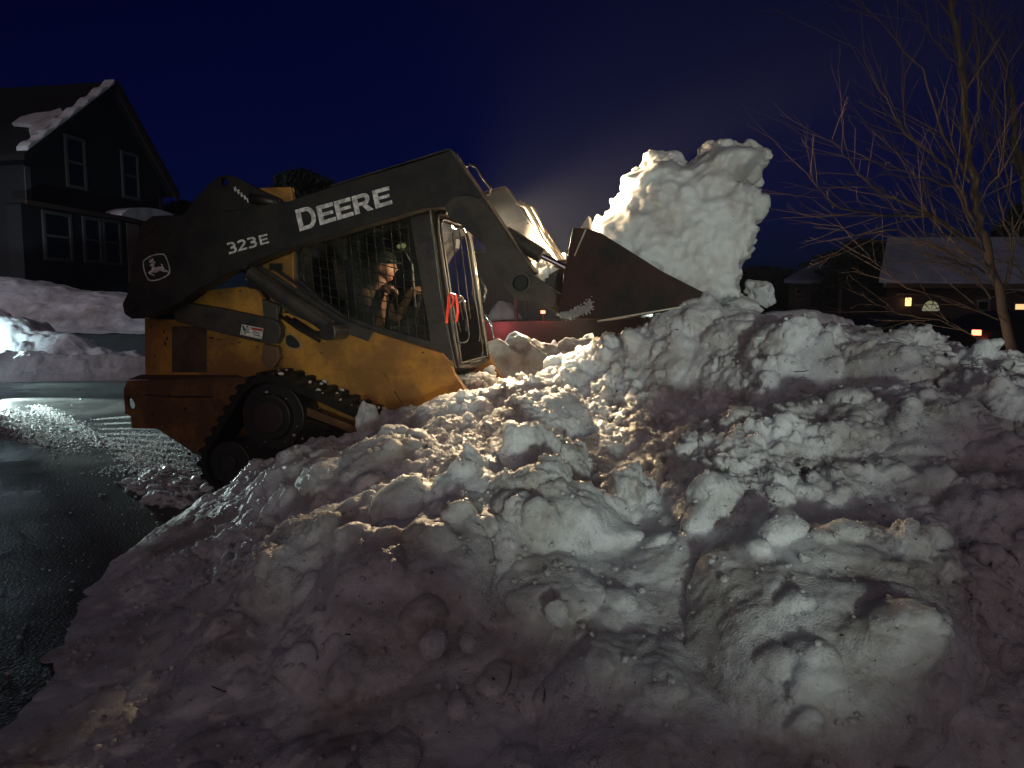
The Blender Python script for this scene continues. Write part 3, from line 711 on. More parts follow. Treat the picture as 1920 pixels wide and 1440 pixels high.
# side window and its wire guard
H = FR.poly(cabH, YK)
MB().prism(H, YK + .034, YK + .038).build('side_window', M_glass_side, cab)
MB().prism(H, -YK - .044, -YK - .040).build('side_window', M_glass_far, cab2)
def clip_line(poly, a, d):
    ts = []
    n = len(poly)
    for i in range(n):
        p = Vector(poly[i]); e = Vector(poly[(i + 1) % n]) - p; den = d.x * e.y - d.y * e.x
        if abs(den) < 1e-9: continue
        w_ = p - a; t = (w_.x * e.y - w_.y * e.x) / den; u_ = (w_.x * d.y - w_.y * d.x) / den
        if 0 <= u_ <= 1: ts.append(t)
    ts.sort(); return [(ts[i], ts[i + 1]) for i in range(0, len(ts) - 1, 2)]
def guard(parent, y):
    g = MB(); c = Vector(FR.p(660, 500, YK))
    dv = (Vector(FR.p(690, 600, YK)) - Vector(FR.p(676, 440, YK))).normalized(); dh = (Vector(FR.p(760, 500, YK)) - Vector(FR.p(600, 462, YK))).normalized()
    for k in range(-12, 14):
        a = c + Vector((1, 0)) * k * .066
        for t0, t1 in clip_line(H, a, dv):
            p, q_ = a + dv * t0, a + dv * t1; g.tube([(p.x, y, p.y), (q_.x, y, q_.y)], .0042, 6)
        a = c + Vector((0, 1)) * k * .066
        for t0, t1 in clip_line(H, a, dh):
            p, q_ = a + dh * t0, a + dh * t1; g.tube([(p.x, y + .008, p.y), (q_.x, y + .008, q_.y)], .0042, 6)
    g.build('window_guard', M_wet, parent)
guard(cab, YK + .006); guard(cab2, -YK - .014)
# front door: frame in a leaning plane, glass, handle
B0 = Vector(FR.p(857, 688, YK)); T0 = Vector(FR.p(812, 393, YK))
def DP(u, v, off=0.0):
    """u across 0..1 (near..far), v up 0..1, off forward of the door plane"""
    p = B0 + (T0 - B0) * v; n = Vector(((T0 - B0).y, -(T0 - B0).x)).normalized(); p = p + n * off
    return Vector((p.x, -.43 + .86 * u, p.y))
rim = [DP(0, 0), DP(0, .3), DP(0, .6), DP(0, .88), DP(.03, .95), DP(.10, .99), DP(.2, 1.0), DP(.8, 1.0), DP(.9, .99), DP(.97, .95), DP(1, .88), DP(1, .6), DP(1, .3), DP(1, 0), DP(.5, -.02), DP(0, 0)]
door = MB().tube(rim, .019, 8).build('cab_door', M_black, LD, smooth=True)
inner_rim = [DP(.06 + (q_ * .88), v_, .012) for q_, v_ in ((0, .02), (0, .3), (0, .6), (0, .86), (.04, .92), (.12, .955), (.88, .955), (.96, .92), (1, .86), (1, .3), (1, .02), (0, .02))]
MB().tube(inner_rim, .010, 8).build('door_trim', mat('trim_rubber', (.05, .048, .04), .25, spec=.8), door, smooth=True)
gp = [DP(.05, 0), DP(.05, .88), DP(.12, .96), DP(.88, .96), DP(.95, .88), DP(.95, 0)]
MB().add(gp, [(0, 1, 2, 3, 4, 5)]).build('door_glass', M_glass, door, fix=False)
pts_ = [DP(-.04, .40, .05), DP(-.03, .43, .08), DP(.02, .44, .10), DP(.05, .42, .10), DP(.09, .30, .10), DP(.11, .18, .09), DP(.08, .15, .07), DP(0, .15, .03)]
MB().tube(pts_, .008, 8).build('door_handle', M_wet, door, smooth=True)
MB().tube([DP(.15, .40, .02), DP(.20, .42, .05), DP(.30, .42, .05), DP(.32, .36, .04), DP(.33, .22, .02)], .007, 8).build('grab_bar', M_wet, door, smooth=True)
wp = MB(); wp.tube([DP(.55, .9, .03), DP(.5, .55, .03), DP(.47, .3, .03)], .005, 6)
wp.build('wiper', M_black, door, smooth=True)
# far side mirror stalk and hoses by the door's far edge
hh = MB()
hh.tube([DP(1.03, .62, .02), DP(1.06, .5, .06), DP(1.02, .42, .03)], .010, 8); hh.tube([DP(1.06, .34, .02), DP(1.12, .24, .05), DP(1.05, .14, .06)], .012, 8)
hh.build('far_hoses', M_wet, LD, smooth=True)
# cab work lamps under the front of the roof
for y in (-.34, .34):
    q_ = DP((y + .43) / .86, .97, .05)
    b = MB().boxm(.07, .13, .075, Matrix.Translation(q_ + Vector((0, 0, .03)))).build('lamp_housing', M_black, LD, bevel=.012)
    MB().boxm(.008, .11, .055, Matrix.Translation(q_ + Vector((.041, 0, .03)))).build('lamp_lens', M_lens, b)
    L_ = lamp('work_lamp_beam', 'SPOT', mloc(q_ + Vector((.06, 0, .03))), mloc(q_ + Vector((3.2, -.25 * (1 if y < 0 else -.4), -.15 if y < 0 else -.75))), 130 if y < 0 else 3200, (1.0, .76, .46), spot_size=R(130 if y < 0 else 100), spot_blend=.7, shadow_soft_size=.035)
# added lamp to warm the heap, set on the far leg behind the near one
lw = at(907, 428, 6.55); ll = MM.inverted() @ lw
b = MB().boxm(.07, .12, .09, Matrix.Translation(ll + Vector((-.05, .04, .02)))).build('lamp_housing', M_black, LD, bevel=.012)
MB().boxm(.01, .09, .06, Matrix.Translation(ll + Vector((-.012, .04, .02)))).build('lamp_lens', M_lens, b)
lamp('added_warm_beam', 'SPOT', lw + Vector((.03, -.03, .01)), (1.5, 4.1, 1.0), 950, (1.0, .74, .46), spot_size=R(108), spot_blend=1.0, shadow_soft_size=.06)
lamp('added_warm_beam', 'SPOT', at(984, 510, 6.4), (1.9, 4.3, 1.0), 300, (1.0, .70, .40), spot_size=R(100), spot_blend=1.0, shadow_soft_size=.05)  # second added warm beam, with no lamp body
# inside: seat, floor, levers, gauge cluster
sx, sz = FR.p(690, 600, 0)
seatz = FR.p(700, 612, 0)[1]
sxp = FR.p(672, 560, 0)[0]
MB().box(sxp - .05, sxp + .42, -.24, .24, seatz - .12, seatz).build('seat', M_rubber, LD, bevel=.04, seg=3)
MB().prism([(sxp - .14, seatz - .02), (sxp - .02, seatz - .02), (sxp - .10, seatz + .55), (sxp - .2, seatz + .55)], -.23, .23).build('seat_back', M_rubber, LD, bevel=.03, seg=3)
MB().box(xt0 + .03, xt1 + .1, -.4, .4, seatz - .42, seatz - .38).build('cab_floor', M_black, LD)
xg, zg = FR.p(757, 463, .30)
go = MB().boxm(.05, .12, .09, Matrix.Translation((xg, .30, zg))).build('gauge_cluster', M_black, LD, bevel=.01)
gg = MB(); gg.cyl((xg - .018, zg), .018, .236, .240, 16); gg.cyl((xg + .022, zg + .006), .022, .236, .240, 16); gg.build('gauge_face', M_dash, go)
MB().tube([(xg + .02, .28, zg - .04), (xg + .08, .28, zg - .15), (xg + .1, .28, zg - .5)], .006, 6).build('coiled_cable', M_decal, LD, smooth=True)
for y in (-.32, .32):
    MB().tube([(sxp + .36, y, seatz - .1), (sxp + .38, y, seatz + .12), (sxp + .42, y, seatz + .26)], [.02, .014, .022], 10).build('joystick', M_black, LD, smooth=True)
hdx, hdz = FR.p(722, 500, -.05)
lamp('driver_face_fill', 'AREA', mloc((hdx + .42, -.16, hdz + .02)), mloc((hdx + .05, -.05, hdz)), 5.0, (1.0, .66, .42), size=.12)  # added fill for the driver's face, standing in for reflected work light
MB().boxm(.06, .1, .02, Matrix.Translation((hdx + .46, -.16, hdz + .10))).build('face_fill_box', M_black, LD)  # added body for the face fill

# --- tracks
YT = -.92
def hull(pts):
    pts = sorted(set(pts)); 
    def half(ps):
        h_ = []
        for p in ps:
            while len(h_) >= 2 and (h_[-1][0] - h_[-2][0]) * (p[1] - h_[-2][1]) - (h_[-1][1] - h_[-2][1]) * (p[0] - h_[-2][0]) <= 0: h_.pop()
            h_.append(p)
        return h_
    a = half(pts); b = half(pts[::-1]); return a[:-1] + b[:-1]
sp_c = FR.p(503, 783, YT); ri_c = FR.p(424, 858, YT); fi_c = FR.p(765, 862, YT)
S_R, RI_R, FI_R = .300, .215, .215
ri_c = (ri_c[0], RI_R + .03); fi_c = (fi_c[0], FI_R + .05)
def loop(off): return hull([(c[0] + (r + off) * math.cos(i * math.pi / 30), c[1] + (r + off) * math.sin(i * math.pi / 30)) for c, r in ((sp_c, S_R), (ri_c, RI_R), (fi_c, FI_R)) for i in range(60)])
def resample(poly, step):
    P = [Vector(p) for p in poly]; P.append(P[0]); L_ = [0]
    for i in range(1, len(P)): L_.append(L_[-1] + (P[i] - P[i-1]).length)
    n = int(round(L_[-1] / step)); out = []; j = 0
    for k in range(n):
        s_ = L_[-1] * k / n
        while L_[j + 1] < s_: j += 1
        t = (s_ - L_[j]) / max(1e-9, L_[j + 1] - L_[j]); out.append(P[j].lerp(P[j + 1], t))
    return out
def make_track(y0, y1):
    root = MB().prism([tuple(p) for p in resample(loop(0), .03)], y0 + .0, y1, [[tuple(p) for p in resample(loop(-.045), .03)]]).build('rubber_track', M_rubber, LD, bevel=.008)
    lg = MB(); P = resample(loop(0), .095); n = len(P)
    for i in range(n):
        t = (P[(i + 1) % n] - P[i - 1]).normalized(); nr = Vector((t.y, -t.x))
        a = P[i]; q_ = [a - t * .026 - nr * .01, a + t * .026 - nr * .01, a + t * .017 + nr * .028, a - t * .017 + nr * .028]
        off = .01 if i % 2 else 0
        lg.prism([tuple(v) for v in q_], y0 - .004, y0 + (y1 - y0) * .47 + off); lg.prism([tuple(v + t * .03) for v in q_], y0 + (y1 - y0) * .53 + off, y1 + .004)
    lg.build('track_lug', M_rubber, root, bevel=.004)
    ym = y0 + .03
    s = MB().cyl(sp_c, .245, ym + .03, y1 - .03, 32).cyl(sp_c, .16, ym - .012, ym + .04, 32, r1=.17).build('drive_sprocket', M_black, root, bevel=.006)
    MB().cyl(sp_c, .115, ym - .03, ym - .011, 28).build('sprocket_hub', mat('hub_brown', (.035, .02, .016), .6), s, bevel=.008)
    for c, r in ((ri_c, RI_R), (fi_c, FI_R)):
        MB().cyl(c, r - .05, ym + .01, y1 - .03, 28).cyl(c, .06, ym - .01, ym + .02, 20).build('idler', M_black, root, bevel=.006)
    for k in range(4):
        t = (k + .8) / 4.6; c = (ri_c[0] * (1 - t) + fi_c[0] * t, .15); MB().cyl(c, .085, ym + .01, y1 - .03, 20).build('roller', M_black, root, bevel=.005)
    fr = [(sp_c[0] - .10, sp_c[1] - .1), (sp_c[0] + .15, sp_c[1] + .02), (fi_c[0] + .02, fi_c[1] + .1), (fi_c[0] + .05, fi_c[1] - .08), (ri_c[0] - .02, ri_c[1] - .07), (ri_c[0] - .02, ri_c[1] + .1)]
    MB().prism(fr, ym + .04, y1 - .06).build('track_frame', M_rubber, root, bevel=.01)
    MB().prism([(sp_c[0] + .28, sp_c[1] + .07), (fi_c[0] - .1, fi_c[1] + .165), (fi_c[0] - .1, fi_c[1] + .11), (sp_c[0] + .28, sp_c[1] + .01)], ym + .012, ym + .04).build('frame_rail', M_yellow_shade, root, bevel=.004)
    return root
trN = make_track(YT, YT + .33); trF = make_track(-YT - .33, -YT)
# wet snow stuck on the near track
rs = np.random.RandomState(4); tp = resample(loop(0.02), .01); pts = []; sz_ = []
for k in range(130):
    p = tp[rs.randint(len(tp))]; 
    if p[1] < .42 or p[0] < sp_c[0]: continue
    pts.append(mloc((p[0], YT + .01 + .3 * rs.rand(), p[1]))); sz_.append(.005 + .014 * rs.rand() ** 3)
for k in range(26):
    pts.append(mloc((sp_c[0] + (rs.rand() - .35) * .6, YT + .03, sp_c[1] + (rs.rand() - .6) * .45))); sz_.append(.004 + .008 * rs.rand() ** 2)
sn = clump_mesh('clinging_snow', [np.array(p) for p in pts], sz_, 2, M_snow_bucket, 4)
tag(sn, 'specks of snow clinging to the rubber track', 'snow specks', kind='stuff')

# --- tilt cylinder, hoses on the far arm
tc_ = cyl_between('tilt_cylinder', (948, 438), (1016, 480), .052, -.70, M_charcoal_leg)
cyl_between('cylinder_rod', (1014, 479), (1062, 503), .020, -.70, M_chrome, tc_)
cyl_between('tilt_cylinder', (948, 438), (1016, 480), .052, .70, M_charcoal_leg)
lpn = MB(); yy = -.62
lpn.tube([(*FR.p(872, 314, yy)[:1], yy, FR.p(872, 314, yy)[1]), (FR.p(882, 307, yy)[0], yy, FR.p(882, 307, yy)[1]), (FR.p(893, 313, yy)[0], yy, FR.p(893, 313, yy)[1]), (FR.p(906, 334, yy)[0], yy, FR.p(906, 334, yy)[1]), (FR.p(920, 352, yy)[0], yy, FR.p(920, 352, yy)[1]), (FR.p(917, 364, yy)[0], yy, FR.p(917, 364, yy)[1]), (FR.p(905, 366, yy)[0], yy, FR.p(905, 366, yy)[1])], .010, 8)
lpn.build('hose_guard', M_wet, LD, smooth=True)
fh = MB(); ys = .62
base = [Vector((p_[0], ys, p_[1])) for p_ in FR.poly([(862, 330), (885, 345), (905, 380), (925, 415), (945, 450), (985, 505)], YA)]
for k in range(4):
    fh.tube([b + Vector((.05 + .02 * k + random.uniform(-.01, .01), .012 * k, .03 + random.uniform(-.015, .015))) for b in base], .013, 8)
fh.build('arm_hoses', mat('iced_hose', (.12, .10, .07), .35, bump=.8, bump_scale=30), LD, smooth=True)
ic = MB()
for k in range(9):
    b = base[1].lerp(base[4], k / 8) + Vector((.09, 0.02, .02)); l_ = random.uniform(.04, .12)
    ic.tube([b, b + Vector((.004, 0, -l_ * .5)), b + Vector((.002, 0, -l_))], [.009, .006, .001], 6)
ic.build('icicle', M_glass_side, LD, smooth=True)

# --- bucket
YBK = -1.00

PL = [(1074,427),(1100,428),(1127,437),(1180,470),(1240,508),(1336,557),(1334,566),(1262,583),(1150,599),(1046,597),(1047,575),(1056,520)]
pl = FR.poly(PL, YBK)
bk_o = MB().prism(pl, YBK, YBK + .02).build('bucket', M_bucket, LD, bevel=.004)
MB().prism(pl, -YBK - .02, -YBK).build('side_plate', M_bucket, bk_o, bevel=.004)
bt, bm_, bb, bf = [Vector(FR.p(*q_, YBK)) for q_ in ((1076, 432), (1058, 520), (1048, 592), (1333, 568))]
sh = MB()
prof = [bt, bm_, bb]; ins = [p_ + Vector((.02, 0)) for p_ in prof]
sh.prism([tuple(v) for v in prof + ins[::-1]], YBK + .021, -YBK - .021)
sh.prism([tuple(bb + Vector((.002, -.006))), tuple(bf + Vector((0, -.006))), tuple(bf + Vector((0, .014))), tuple(bb + Vector((.03, .02)))], YBK + .021, -YBK - .021)
sh.build('bucket_shell', M_bucket, bk_o, bevel=.003)
e0, e1 = Vector(FR.p(1120, 604, YBK)), Vector(FR.p(1345, 566, YBK))
MB().prism([tuple(e0), tuple(e1), tuple(e1 + Vector((0, .012))), tuple(e0 + Vector((0, .012)))], YBK - .01, -YBK + .01).build('cutting_edge', M_edge, bk_o, bevel=.003)
MB().prism(FR.poly([(1100,430),(1078,480),(1076,480),(1097,430)], YBK), YBK - .003, YBK).build('weld_bead', M_edge, bk_o)
MB().prism(FR.poly([(1088,425),(1101,402),(1104,428)], YBK), YBK + .05, YBK + .2).build('bucket_ear', M_edge, bk_o, bevel=.003)
# quick hitch between arms and bucket
hx = [(1020,520),(1050,500),(1056,560),(1046,590),(1020,575)]
for y_ in (-.66, .60): MB().prism(FR.poly(hx, -.7), y_, y_ + .06).build('quick_hitch', M_charcoal_leg, LD, bevel=.006)
MB().box(bb.x - .10, bb.x - .01, -.6, .6, bb.y + .05, bt.y - .15).build('hitch_plate', M_charcoal_leg, LD, bevel=.01)

# --- red ribbon tied to the handle
rb = MB()
def rib(pts, w_):
    A = [mloc(p + Vector((0, -w_, 0))) for p in pts]; B = [mloc(p + Vector((0.004, w_, 0))) for p in pts]; n = len(pts)
    rb.add(A + B, [(i, i + 1, i + 1 + n, i + n) for i in range(n - 1)])
b0 = DP(.16, .47, .06)
def rp(px, py, u): 
    y = -.43 + .86 * u; q_ = FR.p(px, py, y - .04); return Vector((q_[0] , y - .04, q_[1]))
def rp(px, py, u):
    y = -.50 + (u - .12) * .5; q_ = FR.p(px, py, y); return Vector((q_[0], y, q_[1]))
ly = .12
rib([rp(846, 549, ly), rp(841, 556, ly), rp(840, 575, ly - .01), rp(838, 590, ly), rp(837, 606, ly)], .024)
rib([rp(846, 549, ly), rp(854, 552, ly + .02), rp(857, 570, ly + .03), rp(858, 585, ly + .02), rp(855, 604, ly + .02)], .022)
rib([rp(845, 550, ly), rp(850, 560, ly + .02), rp(848, 572, ly), rp(841, 578, ly)], .018)
o = rb.build('ribbon', M_ribbon, fix=False); so = o.modifiers.new('thick', 'SOLIDIFY'); so.thickness = .0015
tag(o, 'bright red plastic ribbon hanging in two tails from the cab door handle', 'ribbon')

# --- the heap of snow in the bucket
def inflated(name, poly_px, yc_plane, half, cells, amp, seed, taper=0.3):
    P2 = np.array([FR.p(a, b, yc_plane) for a, b in poly_px])
    x0, z0 = P2.min(0) - .02; x1, z1 = P2.max(0) + .02
    mb_ = MB(); mb_.prism([tuple(p_) for p_ in P2], -half, half)
    o = mb_.build(name, M_snow_bucket)
    rm = o.modifiers.new('r', 'REMESH'); rm.mode = 'VOXEL'; rm.voxel_size = cells; 
    sm = o.modifiers.new('s', 'SMOOTH'); sm.iterations = 2; sm.factor = .5
    dg = bpy.context.evaluated_depsgraph_get(); ev = o.evaluated_get(dg); me = bpy.data.meshes.new_from_object(ev)
    n = len(me.vertices); V = np.empty(n * 3); me.vertices.foreach_get('co', V); V = V.reshape(-1, 3)
    N = np.empty(n * 3); me.vertex_normals.foreach_get('vector', N); N = N.reshape(-1, 3)
    zz = np.clip((V[:, 2] - z0) / (z1 - z0), 0, 1); V[:, 1] *= 1 - taper * zz ** 1.5
    edge = P2[1:20]; ed = np.full(n, 9.0)
    for a_, b_ in zip(edge[:-1], edge[1:]):
        ab = b_ - a_; t_ = np.clip(((V[:, [0, 2]] - a_) @ ab) / (ab @ ab), 0, 1); ed = np.minimum(ed, np.hypot(*(V[:, [0, 2]] - a_ - t_[:, None] * ab).T))
    V[:, 1] *= 1 - .55 * np.exp(-(ed / .08) ** 1.2)
    W = V + .08 * np.stack([fbm(V * 3 + seed, 2), fbm(V * 3 + seed + 30, 2), fbm(V * 3 + seed + 60, 2)], 1)
    d = amp * (.8 * fbm(W * 2.2 + seed, 3) + .9 * lumps(W * 4 + seed, .6, .4, .8, 6) + 0.5 * fbm(W * 11 + seed, 3) + .6 * lumps(W * 14 + seed, .5, .3, .7, 7) - .25)
    d2 = .16 * amp * fbm(W * 34, 2) 
    # the face against the bucket plate stays inside it
    inside = np.clip((V[:, 0] - 99) , 0, 1)
    V = V + N * (d + d2)[:, None]
    me.vertices.foreach_set('co', V.ravel().astype(np.float32)); me.update()
    me.polygons.foreach_set('use_smooth', np.ones(len(me.polygons), dtype=bool))
    o.modifiers.clear(); o.data = me; o.matrix_world = MM
    return o
LOAD = [(1088,470),(1100,425),(1112,405),(1135,388),(1153,368),(1160,348),(1158,314),(1182,310),(1200,298),(1222,284),(1238,282),(1262,280),(1284,296),(1305,280),(1330,258),(1372,250),(1418,252),(1444,268),(1440,296),(1410,324),(1372,344),(1374,356),(1404,366),(1422,384),(1416,408),(1400,425),(1394,452),(1396,480),(1386,500),(1390,525),(1385,552),(1372,566),(1330,562),(1240,552),(1140,545),(1092,530)]
ldw = inflated('bucket_load', LOAD, -.62, .93, .016, .075, 12, .25)
tag(ldw, 'tall overhanging mass of snow heaped in the raised bucket', 'snow load')

# smear of snow on the bucket's side plate and on the hitch
def blob(name, pts, sizes, label, seed, squash=.9, rough=.6):
    o = clump_mesh(name, [np.array(mloc(p_)) for p_ in pts], sizes, 3, M_snow_bucket, seed, squash=squash, sink=0, rough=rough)
    return tag(o, label, 'snow', None)
ps = []; ss_ = []
for k in range(420):
    t = rs.rand() ** .8; a = FR.p(1052 + 56 * t + rs.randn() * 3, 593 - 22 * t ** 2 + rs.randn() * 3.2 * (.6 + t), YBK); ps.append((a[0], YBK - .002, a[1])); ss_.append(.003 + .007 * rs.rand() * (1.4 - t))
blob('stuck_snow', ps, ss_, 'white smear of snow stuck low on the side of the bucket', 3, rough=.9)
ps = []; ss_ = []
for k in range(60):
    t = rs.rand(); a = FR.p(1000 + 45 * t, 515 + 20 * t + rs.randn() * 9, -.55); ps.append((a[0], -.50 + rs.randn() * .05, a[1])); ss_.append(.03 + .035 * rs.rand())
blob('packed_snow', ps, ss_, 'lump of snow packed between the lift arm and the bucket', 8)

# --- snow in front of the cab door
ps = []; ss_ = []
for k in range(420):
    t = rs.rand(); a = FR.p(868 + 100 * t, 737 + rs.randn() * 7 - 22 * math.sin(t * 6) * (1 - t), -.3 + .5 * rs.rand()); ps.append((a[0], -.25 + .4 * rs.rand(), a[1])); ss_.append(.010 + .045 * rs.rand() ** 2)
blob('pushed_snow', ps, ss_, 'fresh lumps of snow pushed up against the foot of the cab door', 18, rough=.8)

# ------------------------------------------------------------------ the driver
def skin_mesh(name, chain, edges, material, parent=None, sub=2):
    me = bpy.data.meshes.new(name); me.from_pydata([c[0] for c in chain], edges, []); me.update(); me.materials.append(material)
    o = bpy.data.objects.new(name, me); link(o, parent)
    sk = o.modifiers.new('skin', 'SKIN'); sk.use_smooth_shade = True
    for i, c in enumerate(chain): me.skin_vertices[0].data[i].radius = c[1] if isinstance(c[1], tuple) else (c[1], c[1])
    me.skin_vertices[0].data[0].use_root = True
    s = o.modifiers.new('sub', 'SUBSURF'); s.levels = sub; s.render_levels = sub
    return o
hx_, hz_ = FR.p(722, 500, -.05)          # middle of the head
PX, PY, PZ = hx_ - .10, -.05, hz_ - .62   # pelvis
M_skin = mat('skin', (.55, .27, .19), .5); M_skin.node_tree.nodes['Principled BSDF'].inputs['Subsurface Weight'].default_value = .1
M_jacket = mat('jacket_brown', (.05, .028, .018), .85, var=(.12, .07, .035), var_scale=9, var_amt=.4, bump=.4, bump_scale=25)
M_trousers = mat('work_trousers', (.03, .03, .035), .9)
M_cap = mat('knit_cap', (.012, .015, .013), .95, bump=.5, bump_scale=90)
person = empty('person', label='driver in a dark cap and brown jacket sitting in the loader cab, looking ahead', cat='person'); person.matrix_world = MM @ Matrix.Translation((PX, PY, PZ))
# body: neck, head with a face, hands - one mesh
def head_mesh():
    V, F = ico(5); V = V.copy(); F = F.copy()
    x, y, z = V[:, 0], V[:, 1], V[:, 2]
    P = np.stack([x * .092, y * .074, z * .118], 1)
    def g(c, s, a, ax): # gaussian push
        d2 = ((V - np.array(c)) ** 2 / np.array(s) ** 2).sum(1); P[:, ax] += a * np.exp(-d2)
    low = np.clip(-z, 0, 1); P[:, 1] *= 1 - .30 * low ** 1.5; P[:, 0] += .010 * low * (x > 0)
    P[:, 0] *= np.where(x < 0, 1.10, 1.0)
    g((1, 0, -.12), (.4, .13, .20), .030, 0); g((1, 0, .05), (.4, .10, .28), .010, 0)      # nose
    g((.95, .32, .10), (.3, .17, .11), -.013, 0); g((.95, -.32, .10), (.3, .17, .11), -.013, 0)    # sockets
    g((.95, .3, .10), (.2, .10, .06), .006, 0); g((.95, -.3, .10), (.2, .10, .06), .006, 0)
    g((.95, 0, .28), (.3, .5, .10), .007, 0)                                           # brow
    g((.9, 0, -.42), (.4, .26, .05), .008, 0); g((.9, 0, -.54), (.4, .24, .05), .007, 0); g((.95, 0, -.48), (.4, .28, .025), -.006, 0)   # lips
    g((.6, 0, -.85), (.5, .3, .16), .016, 0)                                             # chin
    g((.7, .55, -.2), (.3, .25, .25), .006, 1); g((.7, -.55, -.2), (.3, .25, .25), -.006, 1)     # cheeks
    for s in (1, -1): g((-.05, s, -.02), (.17, .3, .26), s * .016, 1); g((-.02, s, .0), (.08, .3, .14), -s * .010, 1)
    return P, F
hp, hf = head_mesh()
T = Matrix.Rotation(R(-14), 3, 'Z') @ Matrix.Rotation(R(6), 3, 'Y')
hp = hp @ np.array(T).T + np.array([hx_ - PX, 0, hz_ - PZ])
bmv = MB(); bmv.add([tuple(v) for v in hp], [tuple(q_) for q_ in hf])
hc = Vector((hx_ - PX, 0, hz_ - PZ))
bmv.tube([hc + Vector((-.035, 0, -.03)), hc + Vector((-.035, 0, -.10)), hc + Vector((-.05, 0, -.16)), hc + Vector((-.06, 0, -.21))], [.05, .054, .058, .075], 16)
def hand(w_, d, up, side):
    """palm, four curled fingers of different length and a thumb"""
    d = d.normalized(); up = up.normalized(); s_ = d.cross(up) * side
    bmv.tube([w_, w_ + d * .03, w_ + d * .07, w_ + d * .092], [.024, .034, .038, .030], 10)
    for k, (l_, o_) in enumerate(((.072, .028), (.080, .010), (.075, -.009), (.058, -.026))):
        b = w_ + d * .085 + s_ * o_
        bmv.tube([b, b + d * l_ * .45 - up * .006, b + d * l_ * .62 - up * l_ * .38, b + d * l_ * .45 - up * l_ * .72], [.0095, .0092, .0085, .006], 8)
    b = w_ + d * .035 + s_ * .034; bmv.tube([b, b + s_ * .022 + d * .022 - up * .006, b + s_ * .018 + d * .045 - up * .022, b + s_ * .004 + d * .058 - up * .034], [.013, .012, .010, .007], 8)
js = [Vector((sxp + .42 - PX, y - PY, seatz + .26 - PZ)) for y in (-.32, .32)]
for k, j in enumerate(js): hand(j + Vector((-.085, 0, .035)), Vector((1, 0, -.12)), Vector((.1, 0, 1)), 1 if k == 0 else -1)
nk = hc + Vector((-.06, 0, -.20))
bmv.tube([nk, nk + Vector((0, 0, -.15)), Vector((0, 0, 0))], [.055, .06, .06], 14)
for s_, j in zip((-1, 1), js): bmv.tube([nk + Vector((0, 0, -.03)), Vector((-.01, s_ * .17, .38)), Vector((.06, s_ * .25, .16)), j + Vector((-.08, 0, .035))], [.03, .026, .020, .016], 12)
body = bmv.build('body', M_skin, person, smooth=True, fix=True)
rmb = body.modifiers.new('r', 'REMESH'); rmb.mode = 'VOXEL'; rmb.voxel_size = .0045; rmb.use_smooth_shade = True
ch = [(Vector((0, 0, 0)), (.15, .12)), (Vector((-.02, 0, .18)), (.15, .11)), (Vector((-.015, 0, .34)), (.17, .12)), (Vector((-.005, 0, .44)), (.09, .08)), (Vector((.02, 0, .475)), (.066, .066)),
      (Vector((-.01, -.19, .39)), .068), (Vector((.06, -.25, .16)), .052), (js[0] + Vector((-.08, 0, .035)), .034),
      (Vector((-.01, .19, .39)), .068), (Vector((.06, .25, .16)), .052), (js[1] + Vector((-.08, 0, .035)), .034)]
skin_mesh('jacket', ch, [(0, 1), (1, 2), (2, 3), (3, 4), (2, 5), (5, 6), (6, 7), (2, 8), (8, 9), (9, 10)], M_jacket, person)
tr = [(Vector((0, 0, .02)), (.15, .12))]; ed = []
for s in (-1, 1):
    i = len(tr); tr += [(Vector((.06, s * .09, -.01)), .09), (Vector((.46, s * .14, .02)), .066), (Vector((.56, s * .14, -.33)), .052), (Vector((.66, s * .14, -.36)), .04)]; ed += [(0, i), (i, i + 1), (i + 1, i + 2), (i + 2, i + 3)]
skin_mesh('trousers', tr, ed, M_trousers, person)
V, F = ico(4); q_ = V * np.array([.112, .088, .100]); q_[:, 2] = np.where(V[:, 2] < -.02, -.002 - .0 * V[:, 2], q_[:, 2]); q_ = q_ @ np.array(T).T + np.array([hx_ - PX - .012, 0, hz_ - PZ + .030])
mesh_np('cap', q_, F, M_cap, person)
bv = [hc + T @ Vector((.075 + .075 * math.cos(R(a)), .072 * math.sin(R(a)), .046 - .012 * math.cos(R(a)))) for a in range(-90, 91, 15)]
MB().add(bv + [v - Vector((0, 0, .006)) for v in bv], [tuple(range(13)), tuple(range(25, 12, -1))] + [(i, i + 1, i + 14, i + 13) for i in range(12)]).build('cap_brim', M_cap, person)

# ------------------------------------------------------------------ far snow banks
def bank(name, label, x0, x1, y0, y1, zf, nx=260, ny=60, amp=.1, seed=0, m=None, struct=False):
    X, Y = np.meshgrid(np.linspace(x0, x1, nx), np.linspace(y0, y1, ny)); X = X.ravel(); Y = Y.ravel()
    wq = np.stack([X, Y, X * 0], 1); wa = min(2.2 * amp, .35)
    Z = zf(X + wa * fbm(wq * 1.3 + seed, 4), Y + wa * fbm(wq * 1.7 + seed + 9, 4)); P = np.stack([X, Y, Z], 1)
    a = amp * np.clip(Z / (.25 if amp < .15 or amp == .16 and seed == 3 else .10), 0, 1)
    P[:, 2] += a * (.8 * fbm(P * .9 + seed, 4) + .9 * lumps(P * 1.6 + seed, .5, .3, .8, seed % 50) + .35 * lumps(P * 5 + seed, .5, .3, .8, (seed + 1) % 50))
    P[:, 1] += a * .8 * fbm(P * 1.4 + seed + 50, 3)
    o = mesh_np(name, P, grid_faces(ny, nx), m or M_snow_far)
    return tag(o, kind='structure') if struct else tag(o, label, 'snow bank', 'snow banks round the yard')
def sstep(a, b, t): t = np.clip((t - a) / (b - a), 0, 1); return t * t * (3 - 2 * t)
